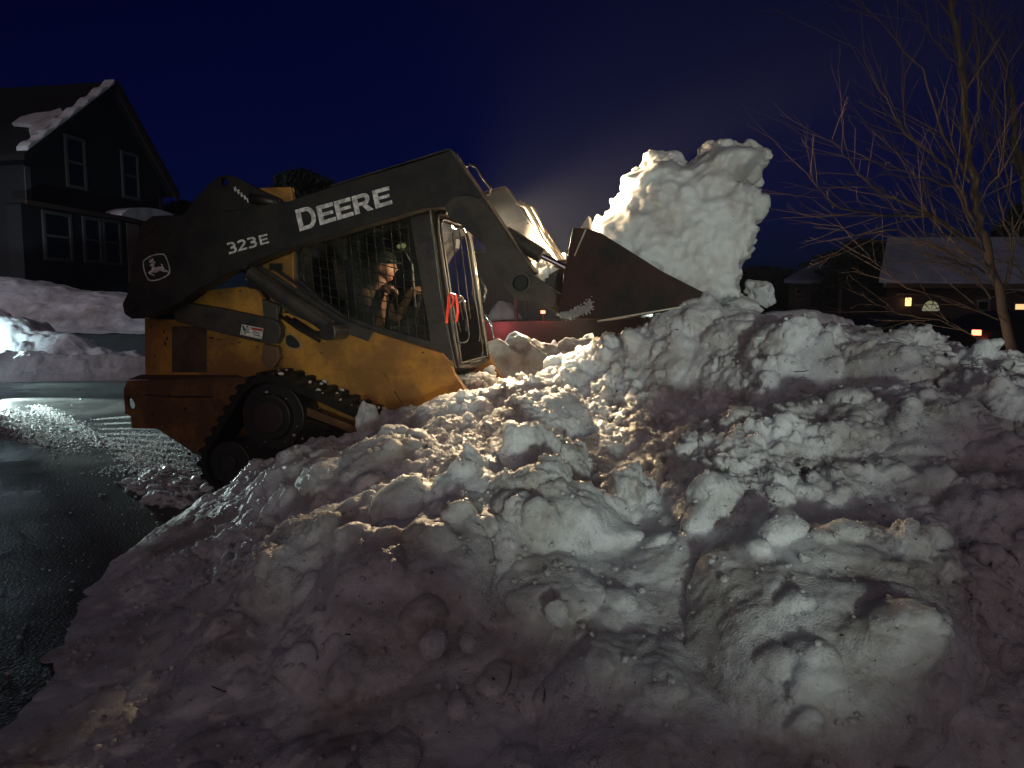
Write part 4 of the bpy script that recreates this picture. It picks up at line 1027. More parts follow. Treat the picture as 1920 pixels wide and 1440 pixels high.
def crest(pxs, Y):
    xs = [at(a, b, Y).x for a, b in pxs]; zs = [at(a, b, Y).z for a, b in pxs]
    return lambda X: np.interp(X, xs, zs)
c1 = crest([(-400,500),(0,520),(60,527),(140,545),(200,548),(240,552),(275,560),(330,585),(500,592)], 23.0)
bank('snow_bank', 'long tall snow bank lying below the dark house', -24, -3, 19.6, 25.5, lambda X, Y: .72 + (c1(X) - .72) * sstep(19.8, 22.6, Y) * (1 - sstep(24, 25.6, Y)), 420, 110, .07, 3)
bank('driveway', '', -26, 6, 17.6, 26.5, lambda X, Y: .70 * sstep(18.0, 19.6, Y), 120, 30, .0, 5, M_asphalt_dry, True)
c2 = crest([(-300,560),(-60,572),(0,600),(40,608),(70,622),(110,632),(160,648),(210,664),(250,690),(400,695)], 16.6)
bank('snow_bank', 'low mound of snow lit white by headlights at the edge of the frame', -17, -8.3, 15.6, 18.2, lambda X, Y: np.clip(c2(X), 0, 9) * sstep(15.7, 16.7, Y) * (1 - sstep(17.2, 18.2, Y)) + .0, 220, 90, .12, 9)
c3 = crest([(-300,655),(0,658),(60,650),(120,660),(200,662),(240,652),(275,650),(340,672),(420,690)], 14.6)
bank('snow_bank', 'thin ridge of churned snow along the far kerb', -14, -7.0, 13.2, 15.4, lambda X, Y: np.clip(c3(X), 0.02, 9) * .9 * sstep(13.2 + (X + 14) * .16, 14.5 + (X + 14) * .10, Y) * (1 - sstep(14.9, 15.4, Y)) - .03, 320, 90, .09, 14)
bank('snow_bank', 'snow bank glimpsed between the cab door and the lift arm', -1.4, 1.2, 12.6, 14.6, lambda X, Y: (.60 + .6 * np.exp(-((X + .15) / .35) ** 2) * .9 + .3) * sstep(12.6, 13.5, Y) * (1 - sstep(14, 14.6, Y)), 120, 50, .08, 20)
bank('snow_bank', 'pink lit lumps of snow lying in front of the dark red truck', -.55, .9, 7.6, 8.8, lambda X, Y: (.90 + .08 * np.sin(X * 9)) * sstep(7.6, 8.0, Y) * (1 - sstep(8.3, 8.8, Y)), 160, 70, .22, 25, M_snow)
bank('snow_bank', 'bluish snow heap in shade under the raised bucket', .75, 2.2, 7.2, 8.8, lambda X, Y: (.78 + .25 * np.exp(-((X - 1.35) / .4) ** 2)) * sstep(7.2, 7.8, Y) * (1 - sstep(8.2, 8.8, Y)), 160, 70, .2, 28, M_snow)
c4 = crest([(1440,588),(1480,584),(1520,583),(1560,588),(1575,600)], 15)
bank('snow_bank', 'flat strip of snow beyond the crest in front of the small house', 5.0, 6.7, 14.2, 16.4, lambda X, Y: (c4(X) - .0) * sstep(14.2, 15, Y) * (1 - sstep(15.6, 16.4, Y)), 160, 60, .06, 31)
# crusts of snow and tyre marks on the road
rs = np.random.RandomState(8); pts = []; sz = []
def along(px0, px1, n, spread, s0, s1):
    a = ground(*px0); b = ground(*px1)
    for k in range(int(n * 2.6)):
        t = rs.rand(); p = a.lerp(b, t); pts.append(np.array([p.x + rs.randn() * spread * 1.4, p.y + rs.randn() * spread * 1.2, 0])); sz.append(.36 * (s0 + (s1 - s0) * rs.rand() ** 4))
for q_ in (): pass
along((66,760),(208,838), 420, .05, .012, .05); along((75,764),(215,842), 300, .04, .01, .035)
along((236,850),(318,902), 300, .035, .01, .035)
along((0,770),(70,812), 400, .16, .01, .06); along((0,800),(60,830), 200, .1, .01, .05); along((40,790),(140,850), 260, .06, .01, .04)
for k in range(9): along((190 + 4 * k, 786 + k * 9), (300 + 8 * k, 778 + k * 13), 170, .03, .008, .03)
along((250,905),(372,890), 420, .05, .015, .06); along((215,880),(340,880), 200, .10, .008, .03); along((240,810),(365,840), 260, .14, .008, .03)
along((260,830),(370,870), 300, .2, .006, .025)
for k in range(900): 
    p = ground(rs.uniform(-40, 380), rs.uniform(740, 1300)); pts.append(np.array([p.x, p.y, 0])); sz.append(.002 + .010 * rs.rand() ** 5)
o = clump_mesh('road_slush', pts, sz, 1, M_snow_bucket, 6, squash=.5, sink=.4)
tag(o, 'crusts and crumbs of snow left along tyre marks on the wet road', 'slush', kind='stuff')
# rucked-up snow behind the near track
pts = []; sz = []
for k in range(420):
    p = ground(rs.normal(312, 30), 905 + abs(rs.normal(0, 11)) * (1 if rs.rand() < .7 else -1)); pts.append(np.array([p.x, p.y, 0.])); sz.append(.012 + .05 * rs.rand() ** 2.5)
for k in range(120):
    p = ground(rs.normal(345, 22), rs.normal(925, 14)); pts.append(np.array([p.x, p.y, 0.])); sz.append(.02 + .06 * rs.rand() ** 2)
o = clump_mesh('track_slush', pts, sz, 3, M_snow, 16, squash=.6, sink=.3, rough=.7)
tag(o, 'dirty lumps of slush thrown up just behind the rubber track', 'slush', kind='stuff')

# ------------------------------------------------------------------ houses
M_wall_dark = mat('siding_dark', (.009, .012, .015), .8, bump=.3, bump_scale=3)
M_roof_dark = mat('shingle_dark', (.010, .010, .011), .9)
M_trim = mat('trim_grey', (.11, .11, .108), .7); M_trim_dim = mat('trim_brown', (.07, .04, .03), .7)
M_pane = mat('dark_pane', (.01, .011, .012), .08, spec=.8)
M_pink_light = mat('painted_pink_light', (.30, .20, .17), .8)
M_lit = mat('lit_window', (.8, .5, .2), .5, emit=((1.0, .62, .28), 1.1))
M_lit_dim = mat('lit_window_dim', (.5, .45, .3), .5, emit=((.75, .8, .5), .22))
A = at(56, 500, 24.0); A.z = 0
Bp = ray(311, 500); 
# gable wall runs from A to B, further away on its other end
yb = 30.8; B = at(311, 500, yb); B.z = 0
ux = (B - A); WL_ = ux.length; ux.normalize(); back = Vector((-ux.y, ux.x, 0))
HM = Matrix((( ux.x, back.x, 0, A.x), (ux.y, back.y, 0, A.y), (0, 0, 1, 0), (0, 0, 0, 1)))
HF = Frame(HM)
house = empty('house', label='dark gabled house with pale window frames and snow patches on its roof', cat='house', group='houses round the yard'); house.matrix_world = HM
ez = HF.p(56, 283, 0)[1]; apx, apz = HF.p(202, 166, 0); ezr = ez
gable = [(0, .3), (WL_, .3), (WL_, ezr), (apx, apz), (0, ez)]
wl_ = MB().prism(gable, 0, 9.5).build('wall', M_wall_dark, house)
th = .18
rf = MB().prism([(-.45, ez - .42), (apx, apz + .02), (WL_ + .45, ezr - .42), (WL_ + .45, ezr - .42 + th), (apx, apz + .05 + th), (-.45, ez - .42 + th)], -.45, 9.9).build('roof', M_roof_dark, house)
MB().prism([(apx + .05, apz - .02), (WL_ + .42, ezr - .42), (WL_ + .42, ezr - .62), (apx + .05, apz - .24)], -.40, -.34).build('gable_board', M_trim_dim, house)
def window(x0, y0, x1, y1, parent, fr, off=0, mf=None, mp=None, mull=True, wdt=.10):
    (a, b), (c, d) = fr.p(x0, y1, off), fr.p(x1, y0, off)
    f_ = MB().prism([(a, b), (c, b), (c, d), (a, d)], off - .07, off + .01, [[(a + wdt, b + wdt), (c - wdt, b + wdt), (c - wdt, d - wdt), (a + wdt, d - wdt)]])
    if mull: m_ = (b + d) / 2; f_.box(a + wdt, c - wdt, off - .05, off + .01, m_ - .035, m_ + .035)
    w_ = f_.build('window', mf or M_trim, parent)
    MB().box(a + wdt, c - wdt, off - .02, off - .01, b + wdt, d - wdt).build('pane', mp or M_pane, w_)
    return w_
window(124, 262, 157, 350, house, HF); window(229, 291, 257, 370, house, HF)
window(82, 402, 131, 487, house, HF, -.5); window(157, 410, 187, 492, house, HF, -.5); window(194, 415, 224, 496, house, HF, -.5)
# lower storey comes forward under a small roof
p0 = HF.p(38, 372, -.5); p1 = HF.p(262, 398, -.5)
MB().box(p0[0], p1[0], -.5, -.001, .3, p0[1] - .15).build('porch_wall', M_wall_dark, house)
MB().box(p0[0] - .1, p1[0] + .1, -.75, -.003, p0[1] - .148, p0[1] - .02).build('porch_roof', M_roof_dark, house)
MB().box(p0[0] - .1, p1[0] + .1, -.80, -.752, p0[1] - .18, p0[1] - .05).build('gutter', M_trim_dim, house)
s0 = HF.p(55, 340, 0); MB().box(.0, .22, -.03, -.002, s0[1] - .6, ez - .5).build('corner_board', M_trim, house)
s1 = HF.p(303, 380, 0); MB().box(WL_ - .24, WL_ - .02, -.03, -.002, s1[1] - .3, ezr - .55).build('corner_board', M_trim, house)
q0 = HF.p(236, 418, -.5); q1 = HF.p(262, 470, -.5); MB().box(q0[0], q1[0], -.53, -.502, q1[1] - 1.2, q0[1]).build('painted_lit_wall', M_pink_light, house)  # pinkish light on the porch side, put into the wall colour
# snow on the house: patch on the side slope, rake line, porch drift
def slope_pt(px, py):  # point on the roof's side slope facing the yard
    n = Vector((-(apz - ez + .44), 0, apx + .45)).normalized(); p_ = Vector((apx, 0, apz + .05 + th + .02))
    c = HF.c; d = HF.I.to_3x3() @ ray(px, py); t = n.dot(p_ - c) / n.dot(d); return c + d * t, n
def roof_snow(poly, label, thick=.10):
    P = [slope_pt(*q_) for q_ in poly]; n = P[0][1]; k = len(P); pts_ = [p[0] for p in P]
    t_ = tessellate_polygon([pts_]); v = [p + n * thick for p in pts_] + [p - n * .01 for p in pts_]
    o = MB().add([HM @ q_ for q_ in v], [tuple(x) for x in t_] + [(i, (i + 1) % k, (i + 1) % k + k, i + k) for i in range(k)]).build('roof_snow', M_snow_far, bevel=.03)
    return tag(o, label, 'snow patch', 'snow lying on the house')
roof_snow([(24,236),(40,224),(66,217),(96,214),(116,207),(122,215),(108,222),(104,232),(90,244),(72,258),(60,262),(56,248),(62,240),(48,238)], 'ragged patch of snow on the dark slope of the gabled roof')
sr = MB()
for t0, t1 in ((.02, .97),):
    n_ = 30; pa = []; pb = []
    for k in range(n_ + 1):
        t = t0 + (t1 - t0) * k / n_; x = -.40 + (apx - .1 + .40) * t; z = ez - .42 + th + (apz + .05 - ez + .42) * (x + .45) / (apx + .45)
        wv = .10 + .05 * math.sin(k * 1.3)
        pa.append((x, z + .01)); pb.append((x, z + wv + .04))
    sr.prism(pa + pb[::-1], -.47, -.05)
o = sr.build('roof_snow', M_snow_far, bevel=.03); o.matrix_world = HM; tag(o, 'bright line of snow along the sloping gable edge', 'snow patch', 'snow lying on the house')
d0 = HF.p(216, 384, -.6); d1 = HF.p(345, 402, -.6)
top_ = []; n_ = 16
for k in range(n_ + 1):
    t = k / n_; x = d0[0] + (d1[0] - d0[0]) * t; base_ = p0[1] - .02; top_.append((x, base_ + .05 + .42 * math.sin(math.pi * min(1, t * 1.02)) ** .6))
o = MB().prism([(d0[0], p0[1] - .015)] + top_ + [(d1[0], p0[1] - .2)], -.85, -.1).build('roof_snow', M_snow_far, bevel=.08, seg=3); o.matrix_world = HM; tag(o, 'thick rounded drift of snow on the end of the porch roof', 'snow patch', 'snow lying on the house')
# the light at the porch's far corner is only in the pink panel's colour
# right-hand houses, far off
def simple_house(label, Y, yaw_, wall_px, eave_y0, roof_px, depth, wallm, roofm, windows, snow=True, name='house'):
    c = at(wall_px[0], 580, Y); M_ = Matrix.Translation((c.x, c.y, 0)) @ Matrix.Rotation(R(yaw_), 4, 'Z'); fr = Frame(M_)
    h = empty(name, label=label, cat='house', group='houses round the yard'); h.matrix_world = M_
    x1 = fr.p(wall_px[1], 580, 0)[0]; ze = fr.p(wall_px[0], eave_y0, 0)[1]
    MB().box(0, x1, 0, depth, -.2, ze).build('wall', wallm, h)
    r = [fr.p(a, b, o_) for a, b, o_ in roof_px]; v = [(r[i][0], roof_px[i][2], r[i][1]) for i in range(4)]
    v2 = [(x, y, z + .18) for x, y, z in v]
    MB().add(v + v2, [(0, 1, 2, 3), (4, 5, 6, 7), (0, 1, 5, 4), (1, 2, 6, 5), (2, 3, 7, 6), (3, 0, 4, 7)]).build('roof', roofm, h)
    bk_ = [(v[3][0], v[3][1] * 2 - v[0][1], v[0][2]), (v[2][0], v[2][1] * 2 - v[1][1], v[1][2])]
    MB().add([v[3], v[2], bk_[1], bk_[0]], [(0, 1, 2, 3)]).build('roof', M_roof_dark, h)
    MB().add([v[0], (v[3][0], v[3][1], v[3][2]), bk_[0]], [(0, 1, 2)]).build('gable_end', wallm, h)
    for wdw in windows: window(*wdw[:4], h, fr, -.02, wdw[4], wdw[5], wdw[6], .09)
    return h, fr
M_brick_dark = mat('brick_dark', (.035, .02, .018), .85)
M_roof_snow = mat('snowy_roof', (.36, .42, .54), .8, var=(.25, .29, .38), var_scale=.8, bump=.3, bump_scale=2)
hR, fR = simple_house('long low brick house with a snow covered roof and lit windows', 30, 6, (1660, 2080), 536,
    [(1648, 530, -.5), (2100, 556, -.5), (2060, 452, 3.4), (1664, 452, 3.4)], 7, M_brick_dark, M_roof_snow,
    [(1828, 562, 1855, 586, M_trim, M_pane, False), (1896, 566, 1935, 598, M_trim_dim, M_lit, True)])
MB().box(fR.p(1655, 533, -.55)[0], fR.p(2090, 560, -.55)[0], -.58, -.52, fR.p(1655, 540, -.55)[1], fR.p(1655, 531, -.55)[1]).build('gutter', M_trim_dim, hR)
# half-round lit window
hc_ = fR.p(1745, 583, -.03); fan = MB(); fan.prism([(hc_[0] + .36 * math.cos(R(a)), hc_[1] + .40 * math.sin(R(a))) for a in range(0, 181, 15)], -.05, -.02)
fo = fan.build('arched_window', M_lit_dim, hR)
fb = MB()
for a in range(0, 180, 60): fb.prism([(hc_[0] + .36 * math.cos(R(a + 15)), hc_[1] + .40 * math.sin(R(a + 15))), (hc_[0] + .36 * math.cos(R(a + 22)), hc_[1] + .40 * math.sin(R(a + 22))), (hc_[0], hc_[1] + .02)], -.06, -.051)
fb.build('glazing_bar', M_roof_dark, fo)
lx_, lz_ = fR.p(1703, 566, -.2)
lo = empty('wall_lantern', label='glowing amber lantern on the wall of the low brick house', cat='lantern'); lo.matrix_world = fR.M @ Matrix.Translation((lx_, -.2, lz_))
MB().box(-.09, .09, -.07, .07, -.16, .16).build('glass', mat('lantern_glass', (1, .6, .2), .4, emit=((1.0, .55, .2), 2.2)), lo, bevel=.02)
MB().box(-.12, .12, -.1, .1, .165, .21).box(-.03, .03, .06, .19, .17, .2).build('cap', M_black, lo)
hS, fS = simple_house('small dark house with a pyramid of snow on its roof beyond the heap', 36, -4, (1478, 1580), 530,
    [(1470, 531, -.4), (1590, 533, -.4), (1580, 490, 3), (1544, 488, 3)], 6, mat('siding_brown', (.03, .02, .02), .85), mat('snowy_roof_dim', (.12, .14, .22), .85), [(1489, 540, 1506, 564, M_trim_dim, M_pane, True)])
# little porch posts between the houses
pp = empty('porch', label='dark open porch with square posts between the two far houses', cat='porch'); c = at(1572, 580, 33); pp.location = (c.x, c.y, 0)
for x in (0, 1.5): MB().box(x, x + .12, 0, .12, 0, 2.5).build('post', M_trim_dim, pp)
MB().box(-.2, 1.85, -.2, 1.2, 2.5, 2.7).build('roof', M_roof_dark, pp)
# outbuilding seen past the cab
gb = empty('garage', label='dark boarded building seen between the cab door and the lift arm', cat='garage', ); c = at(884, 580, 17); gb.location = (c.x, c.y, 0)
xw = at(1056, 580, 17).x - c.x
gw = MB().box(0, xw, 0, 4, 0, at(884, 478, 17).z); gw.build('wall', mat('grey_boards', (.035, .038, .045), .8), gb)
for k in range(7): MB().box(.12 + k * .085, .14 + k * .085, -.02, -.002, 1.2, at(884, 530, 17).z).build('batten', M_trim_dim, gb)
MB().box(-.3, xw + .3, -.3, 4.3, at(884, 478, 17).z, at(884, 470, 17).z).build('roof', M_roof_dark, gb)

# ------------------------------------------------------------------ vehicles behind
M_carred = mat('car_dark_red', (.016, .004, .005), .5, spec=.3); M_carblack = mat('car_black', (.010, .010, .012), .55, spec=.3)
M_tail = mat('tail_lamp', (.8, .03, .02), .3, emit=((1.0, .16, .08), 6.0)); M_tail_dim = mat('tail_lamp_dim', (.5, .02, .02), .3, emit=((1, .03, .03), .7))
def vehicle(label, name, loc, rz, prof, glass, wheels, paint, tail, W=1.8, cat='car', tailm=None, brake=None):
    v = empty(name, loc, rz, label=label, cat=cat)
    bd = MB().prism(smooth_poly(prof, 1), 0, W).build('body', paint, v, bevel=.05, seg=3)
    for gpol in glass:
        for y_ in (-.006, W - .004): MB().prism(gpol, y_, y_ + .010).build('side_glass', M_pane, v)
    for wx in wheels:
        for y in (-.01, W - .21):
            w_ = MB().cyl((wx, .36), .36, y, y + .22, 28).build('wheel', M_rubber, v, bevel=.02); MB().cyl((wx, .36), .2, y - .008, y + .23, 20).build('rim', M_edge, w_)
    for (x, z, y) in tail: MB().boxm(.06, .16, .09, Matrix.Translation((x, y, z))).build('tail_lamp', tailm or M_tail, v, bevel=.01)
    if brake: MB().boxm(.05, .12, .07, Matrix.Translation(brake)).build('brake_lamp', M_tail, v, bevel=.01)
    return v
c = at(898, 640, 10.2)
truck = vehicle('dark red pickup truck parked behind the loader with its brake lamp glowing', 'pickup_truck', (c.x, 10.0, 0), R(-6),
    [(0,.5),(0,1.16),(.15,1.2),(1.5,1.2),(1.62,1.5),(1.85,1.78),(3.0,1.8),(3.5,1.25),(4.9,1.12),(5.2,.9),(5.2,.45),(4.7,.4),(.6,.4)],
    [[(1.72,1.25),(1.9,1.66),(2.4,1.7),(2.4,1.25)],[(2.46,1.25),(2.46,1.7),(2.95,1.7),(3.3,1.25)]], (1.0, 4.3), M_carred, [(-.01, .95, .15), (-.01, .95, 1.65)], cat='truck', tailm=M_tail_dim, brake=(1.52, .02, 1.40))
# added: the truck's rack and its hidden left fill lamp; right is the star
TI = truck.matrix_basis if False else (Matrix.Translation(truck.location) @ Matrix.Rotation(truck.rotation_euler.z, 4, 'Z')); TI = TI.inverted()
w1 = at(984, 509, 10.2); w2 = at(1053, 481, 10.2); a1 = TI @ w1; a2 = TI @ w2
bl = TI @ at(1018, 585, 9.9)
MB().boxm(.06, .05, .04, Matrix.Translation(bl)).build('brake_lamp', M_tail, truck, bevel=.01); MB().tube([bl + Vector((0, .04, 0)), bl + Vector((0, .12, -.1)), (bl.x, .1, 1.1)], .015, 6).build('bracket', M_black, truck)
lamp('brake_lamp_glow', 'POINT', at(1018, 585, 9.8), None, 5, (1, .12, .08), shadow_soft_size=.04)
lamp('tail_lamp_glow', 'POINT', at(930, 615, 9.6), None, 14, (1, .14, .16), shadow_soft_size=.06)
rk = MB()
for y in (.1, 1.7): rk.tube([(a1.x - .1, y, 1.15), (a1.x - .1, y, a2.z - .1), (a2.x + .1, y, a2.z - .1), (a2.x + .1, y, 1.15)], .025, 8)
rk.build('added_lamp_rack', M_black, truck, smooth=True)
for a_, w_, e_ in ((a1, w1, 420), (a2, w2, 240)):
    MB().tube([(a_.x, a_.y, a_.z - .04), (a_.x, a_.y + .12, a2.z - .1)], .02, 6).build('bracket', M_black, truck)
    b_ = MB().boxm(.13, .07, .11, Matrix.Translation(a_ + Vector((0, .045, 0)))).build('lamp_housing', M_black, truck, bevel=.012)
    MB().boxm(.10, .01, .08, Matrix.Translation(a_ + Vector((0, .005, 0)))).build('lamp_lens', mat('star_and_fill_lens', (1, .9, .7), .3, emit=((1, .86, .62), 14.0 if a_ is a1 else 120.0)), b_)
    lamp('star_and_fill_beam', 'SPOT', w_ + Vector((0, -.03, 0)), (.95, 4.5, 1.1), e_, (1.0, .74, .46), spot_size=R(62), spot_blend=.6, shadow_soft_size=.05)
c = at(1870, 632, 12.5)
vehicle('black car with one red tail lamp shining beyond the crest', 'parked_car', (c.x - .1, 12.6, 0), R(8),
    [(0,.5),(.02,.98),(.5,1.02),(1.1,1.32),(2.5,1.35),(3.2,.98),(4.3,.86),(4.5,.6),(4.4,.35),(.2,.35)],
    [[(.8,1.02),(1.15,1.27),(1.75,1.29),(1.75,1.02)],[(1.82,1.02),(1.82,1.29),(2.45,1.29),(2.95,1.0)]], (.85, 3.6), M_carblack, [(-.04, .96, .2), (-.04, .90, 1.7)])
c = at(1600, 620, 17)
vehicle('low black car in the dark in front of the brick house', 'parked_car', (c.x, 17.2, 0), R(3),
    [(0,.5),(.05,.9),(.5,.98),(1.1,1.18),(2.3,1.2),(3.0,.92),(4.1,.82),(4.4,.6),(4.3,.35),(.2,.35)],
    [[(.8,.96),(1.15,1.15),(2.25,1.16),(2.7,.93)]], (.8, 3.4), M_carblack, [(4.41, .7, .2)], tailm=M_tail_dim)
# ------------------------------------------------------------------ trees
M_bark = mat('bark_warm', (.045, .025, .018), .85, var=(.03, .018, .012), var_scale=6, bump=.4); M_bark_dark = mat('bark_dark', (.035, .028, .024), .9)
def grow(mb, p, d, L_, r, depth, rng, up=.10, spread=.5):
    n = max(3, int(L_ / .22)); path = [p]; rads = [r]; dd = d.copy()
    for k in range(n):
        dd = (dd + Vector((rng.gauss(0, .07), rng.gauss(0, .07), rng.gauss(0, .05) + up * .28))).normalized(); p = p + dd * (L_ / n); path.append(p); rads.append(r * (1 - .8 * (k + 1) / n) + .0012)
        if depth > 0 and k > 0 and rng.random() < .72:
            s = Vector((rng.gauss(0, 1), rng.gauss(0, 1), rng.gauss(0, .7))); s = (s - dd * s.dot(dd)).normalized()
            grow(mb, p, (dd * 1.0 + s * spread * rng.uniform(.6, 1.3)).normalized(), L_ * rng.uniform(.28, .5) * (1 - .5 * k / n), rads[-1] * .6, depth - 1, rng, up, spread)
    mb.tube(path, rads, 5 if r < .012 else 7, cap=False)
def limb(mb, px_path, Y0, Y1, r0, r1, rng, twigs=2, tl=.8):
    n = len(px_path); P = [at(a, b, Y0 + (Y1 - Y0) * i / (n - 1)) for i, (a, b) in enumerate(px_path)]
    # densify
    Q = []; 
    for i in range(n - 1):
        for k in range(4): Q.append(P[i].lerp(P[i + 1], k / 4) + Vector((rng.gauss(0, .006), rng.gauss(0, .02), rng.gauss(0, .006))))
    Q.append(P[-1]); m_ = len(Q)
    rad = [r0 + (r1 - r0) * i / (m_ - 1) for i in range(m_)]
    mb.tube(Q, rad, 8, cap=False)
    for i in range(1, m_):
        if rng.random() < .85 and twigs:
            d = (Q[i] - Q[i - 1]).normalized(); s = Vector((rng.gauss(0, 1), rng.gauss(0, 1), rng.gauss(0, 1))); s = (s - d * s.dot(d)).normalized()
            grow(mb, Q[i], (d + s * .55).normalized(), tl * rng.uniform(.35, 1.0), max(rad[i] * .5, .003), twigs - 1, rng, up=.12)
rng = random.Random(3)
t1 = empty('bare_tree', (at(1885, 640, 8.5).x, 8.5, 0), label='bare reddish tree with many long whippy branches reaching over the heap', cat='tree', group='bare trees beyond the heap')
mbt = MB(); limb(mbt, [(1925,800),(1905,690),(1885,600),(1862,520),(1845,440),(1830,380),(1817,300),(1812,271)], 8.5, 8.4, .060, .036, rng, 0)
limb(mbt, [(1817,290),(1806,174),(1799,87),(1786,24),(1772,-30),(1760,-90)], 8.4, 8.3, .036, .020, rng, 1, .7)
mb2 = MB()
for pth, ya, yb_, r0 in (
    ([(1815,344),(1800,300),(1768,250),(1730,130),(1665,60),(1620,10)], 8.4, 7.9, .018),
    ([(1830,420),(1782,316),(1706,260),(1681,222),(1640,150),(1605,90)], 8.4, 7.8, .018),
    ([(1835,450),(1792,351),(1723,330),(1657,312),(1560,265)], 8.4, 7.7, .014),
    ([(1840,460),(1730,396),(1636,351),(1590,300),(1560,262)], 8.4, 7.6, .015),
    ([(1845,470),(1744,406),(1654,403),(1574,392),(1530,350),(1505,318)], 8.4, 7.5, .016),
    ([(1850,500),(1800,470),(1740,400),(1690,300),(1640,260)], 8.4, 8.8, .013),
    ([(1850,510),(1770,470),(1680,430),(1600,440),(1545,410)], 8.4, 8.0, .014),
    ([(1830,330),(1850,300),(1835,200),(1834,100),(1832,60)], 8.4, 8.6, .008),
    ([(1812,300),(1832,250),(1836,150),(1835,90)], 8.4, 8.2, .007),
    ([(1835,380),(1870,330),(1880,280),(1885,180),(1883,100)], 8.4, 8.1, .009),
    ([(1860,560),(1820,500),(1760,480),(1700,400)], 8.4, 7.9, .012),
    ([(1870,600),(1780,560),(1700,540),(1650,500),(1620,470)], 8.4, 8.0, .010),
    ([(1880,560),(1900,480),(1880,400),(1862,330),(1850,260)], 8.4, 8.5, .016),
    ([(1806,174),(1830,120),(1850,40),(1865,-20)], 8.35, 8.6, .009),
    ([(1850,640),(1760,600),(1690,590),(1650,560)], 8.4, 8.2, .008),
    ([(1790,350),(1750,330),(1700,230),(1690,150)], 8.35, 8.1, .008),
    ([(1803,130),(1770,100),(1730,40),(1700,0)], 8.35, 8.1, .007)):
    limb(mb2, pth, ya, yb_, r0, .003, rng, 3, .9)
Mi = Matrix.Translation(-t1.location)
mbt.v = [tuple(Vector(v) - t1.location) for v in mbt.v]; mb2.v = [tuple(Vector(v) - t1.location) for v in mb2.v]
mbt.build('trunk', M_bark, t1, smooth=True, fix=False); mb2.build('crown', M_bark, t1, smooth=True, fix=False)
t2 = empty('bare_tree', (at(1960, 640, 9.5).x, 9.5, 0), label='dark bare tree partly cut off beside the reddish one', cat='tree', group='bare trees beyond the heap')
mbt = MB(); limb(mbt, [(1985,780),(1965,600),(1945,480),(1925,380),(1905,260),(1895,160)], 9.5, 9.5, .07, .03, rng, 0)
mb2 = MB()
for pth in ([(1940,440),(1890,380),(1880,300),(1889,220),(1883,150)], [(1945,480),(1900,430),(1860,420),(1830,350)], [(1930,380),(1960,250),(1930,120),(1890,20)], [(1900,200),(1880,100),(1860,20)], [(1925,350),(1890,290),(1850,110)], [(1960,560),(1910,500),(1850,480),(1800,440)], [(1960,560),(1900,540),(1830,520)], [(1920,330),(1880,250),(1850,160),(1862,60)]):
    limb(mb2, pth, 9.5, 9.2, .016, .003, rng, 3, .9)
for q_ in (mbt, mb2): q_.v = [tuple(Vector(v) - t2.location) for v in q_.v]
mbt.build('trunk', M_bark_dark, t2, smooth=True, fix=False); mb2.build('crown', M_bark_dark, t2, smooth=True, fix=False)
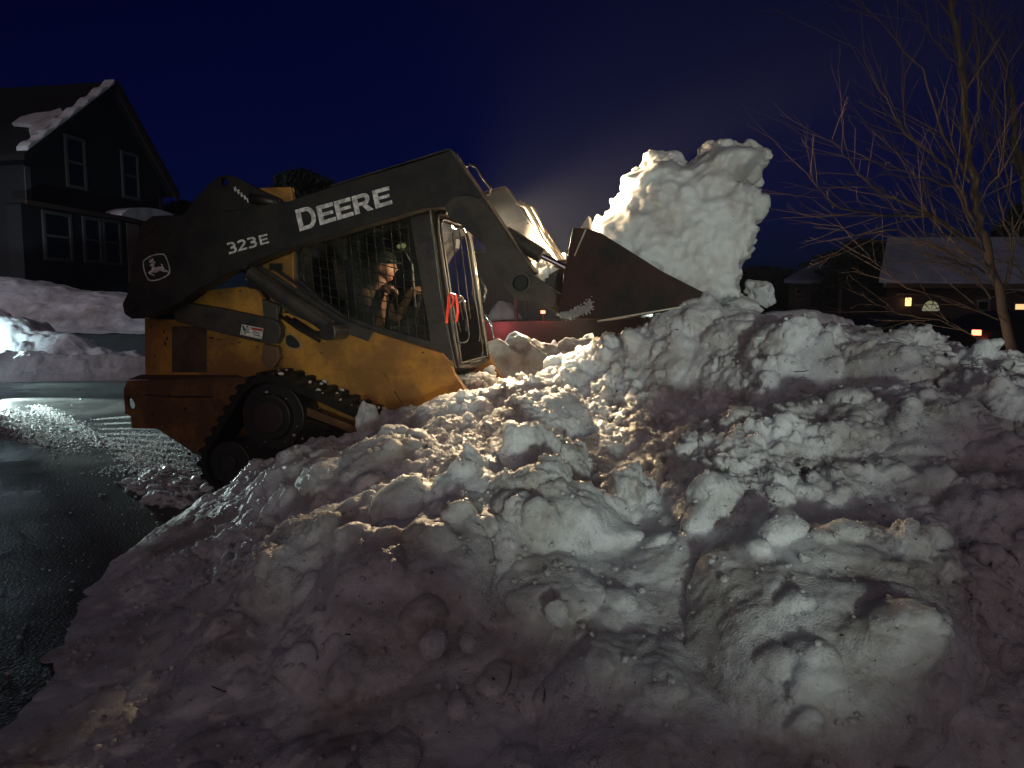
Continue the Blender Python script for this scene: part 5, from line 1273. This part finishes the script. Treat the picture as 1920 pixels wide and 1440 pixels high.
# dark evergreens and far tree shapes
M_leaf = mat('needles_dark', (.012, .016, .012), .9)
def dark_tree(label, base, H_, Rw, n, seed, cone=True, name='evergreen_tree'):
    rs_ = np.random.RandomState(seed); t = empty(name, base, label=label, cat='tree', group='dark trees round the yard')
    MB().tube([(0, 0, 0), (0, 0, H_ * .6), (0, 0, H_ * .97)], [H_ * .02, H_ * .012, .01], 8).build('trunk', M_bark_dark, t, smooth=True)
    h = rs_.rand(n) ** .8; a = rs_.rand(n) * 6.283
    lay = 1 + .18 * np.sin(h * 30 + a)
    rmax = Rw * ((1 - h) * .95 + .04 if cone else np.sqrt(np.clip(1 - (2 * h - 1) ** 2, 0, 1)) * (.75 + .4 * perlin(np.stack([np.cos(a) * 1.5, np.sin(a) * 1.5, h * 4 + seed], 1)))) * lay
    r = rmax * np.sqrt(rs_.rand(n)) ** .6
    C = np.stack([r * np.cos(a), r * np.sin(a), H_ * (.12 + .88 * h) if cone else H_ * (.25 + .75 * h)], 1)
    s = H_ * (.012 + .022 * rs_.rand(n)); d1 = rs_.normal(size=(n, 3)); d1 /= np.linalg.norm(d1, axis=1)[:, None]; d2 = rs_.normal(size=(n, 3)); d2 -= (d2 * d1).sum(1)[:, None] * d1; d2 /= np.linalg.norm(d2, axis=1)[:, None]
    V_ = np.stack([C - d1 * s[:, None], C + d2 * s[:, None] * .4, C + d1 * s[:, None], C - d2 * s[:, None] * .4], 1).reshape(-1, 3)
    mesh_np('crown', V_, np.arange(n * 4).reshape(-1, 4), M_leaf, t, smooth=False)
def top_h(px, py, Y): return at(px, py, Y).z
for i, (px, py, Y, rw, cone, lab) in enumerate((
    (1895, 385, 44, 4.0, True, 'dark evergreen rising above the brick house roof'),
    (1620, 450, 34, 2.6, False, 'dense dark tree mass between the two far houses'),
    (1425, 500, 40, 3.0, False, 'dark rounded tree just beyond the spilling bucket'),
    (572, 322, 26, 2.2, False, 'dark tree top showing behind the lift arm'),
    (1590, 470, 40, 3.5, False, 'dark tree behind the small snow roofed house'),
    (352, 380, 34, 2.0, False, 'low dark tree between the gabled house and the loader'))):
    c = at(px, 580, Y); dark_tree(lab, (c.x, c.y, 0), top_h(px, py, Y), rw, 9000, 40 + i, cone, 'evergreen_tree' if cone else 'dark_tree')

# ------------------------------------------------------------------ behind the viewer: added unseen bank, notched and humped to shade the heap
def bz(X, Y):
    top = .78 + .08 * np.sin(X * 1.7 + 1) + .05 * np.sin(X * 7.1) + .36 * (1 - sstep(-.2, .4, X)) - .12 * np.exp(-((X - .85) / .3) ** 2) + .46 * np.exp(-((X - 1.52) / .20) ** 2) - .62 * np.exp(-((X - (1.2 - .21 * (Y + 7.5))) / .10) ** 2)
    return top * sstep(-2.9, -2.2, Y) * (1 - sstep(-1.9, -1.2, Y))
bank('snow_bank', 'added snow bank behind the viewer, unseen, shaped to shade the heap', -6, 6, -2.9, -1.2, bz, 260, 60, .10, 51)

# cold damp air that the lamps shine through
hz = MB().box(-90, 90, -18, 90, -1.0, 14).build('haze', bpy.data.materials.new('haze'))
hm = hz.data.materials[0]; hm.use_nodes = True; hn = hm.node_tree; hn.nodes.remove(hn.nodes['Principled BSDF'])
pv = hn.nodes.new('ShaderNodeVolumePrincipled'); pv.inputs['Color'].default_value = (.72, .82, 1.0, 1); pv.inputs['Density'].default_value = .0012; pv.inputs['Anisotropy'].default_value = .35
hn.links.new(pv.outputs[0], hn.nodes['Material Output'].inputs['Volume']); tag(hz, kind='stuff')
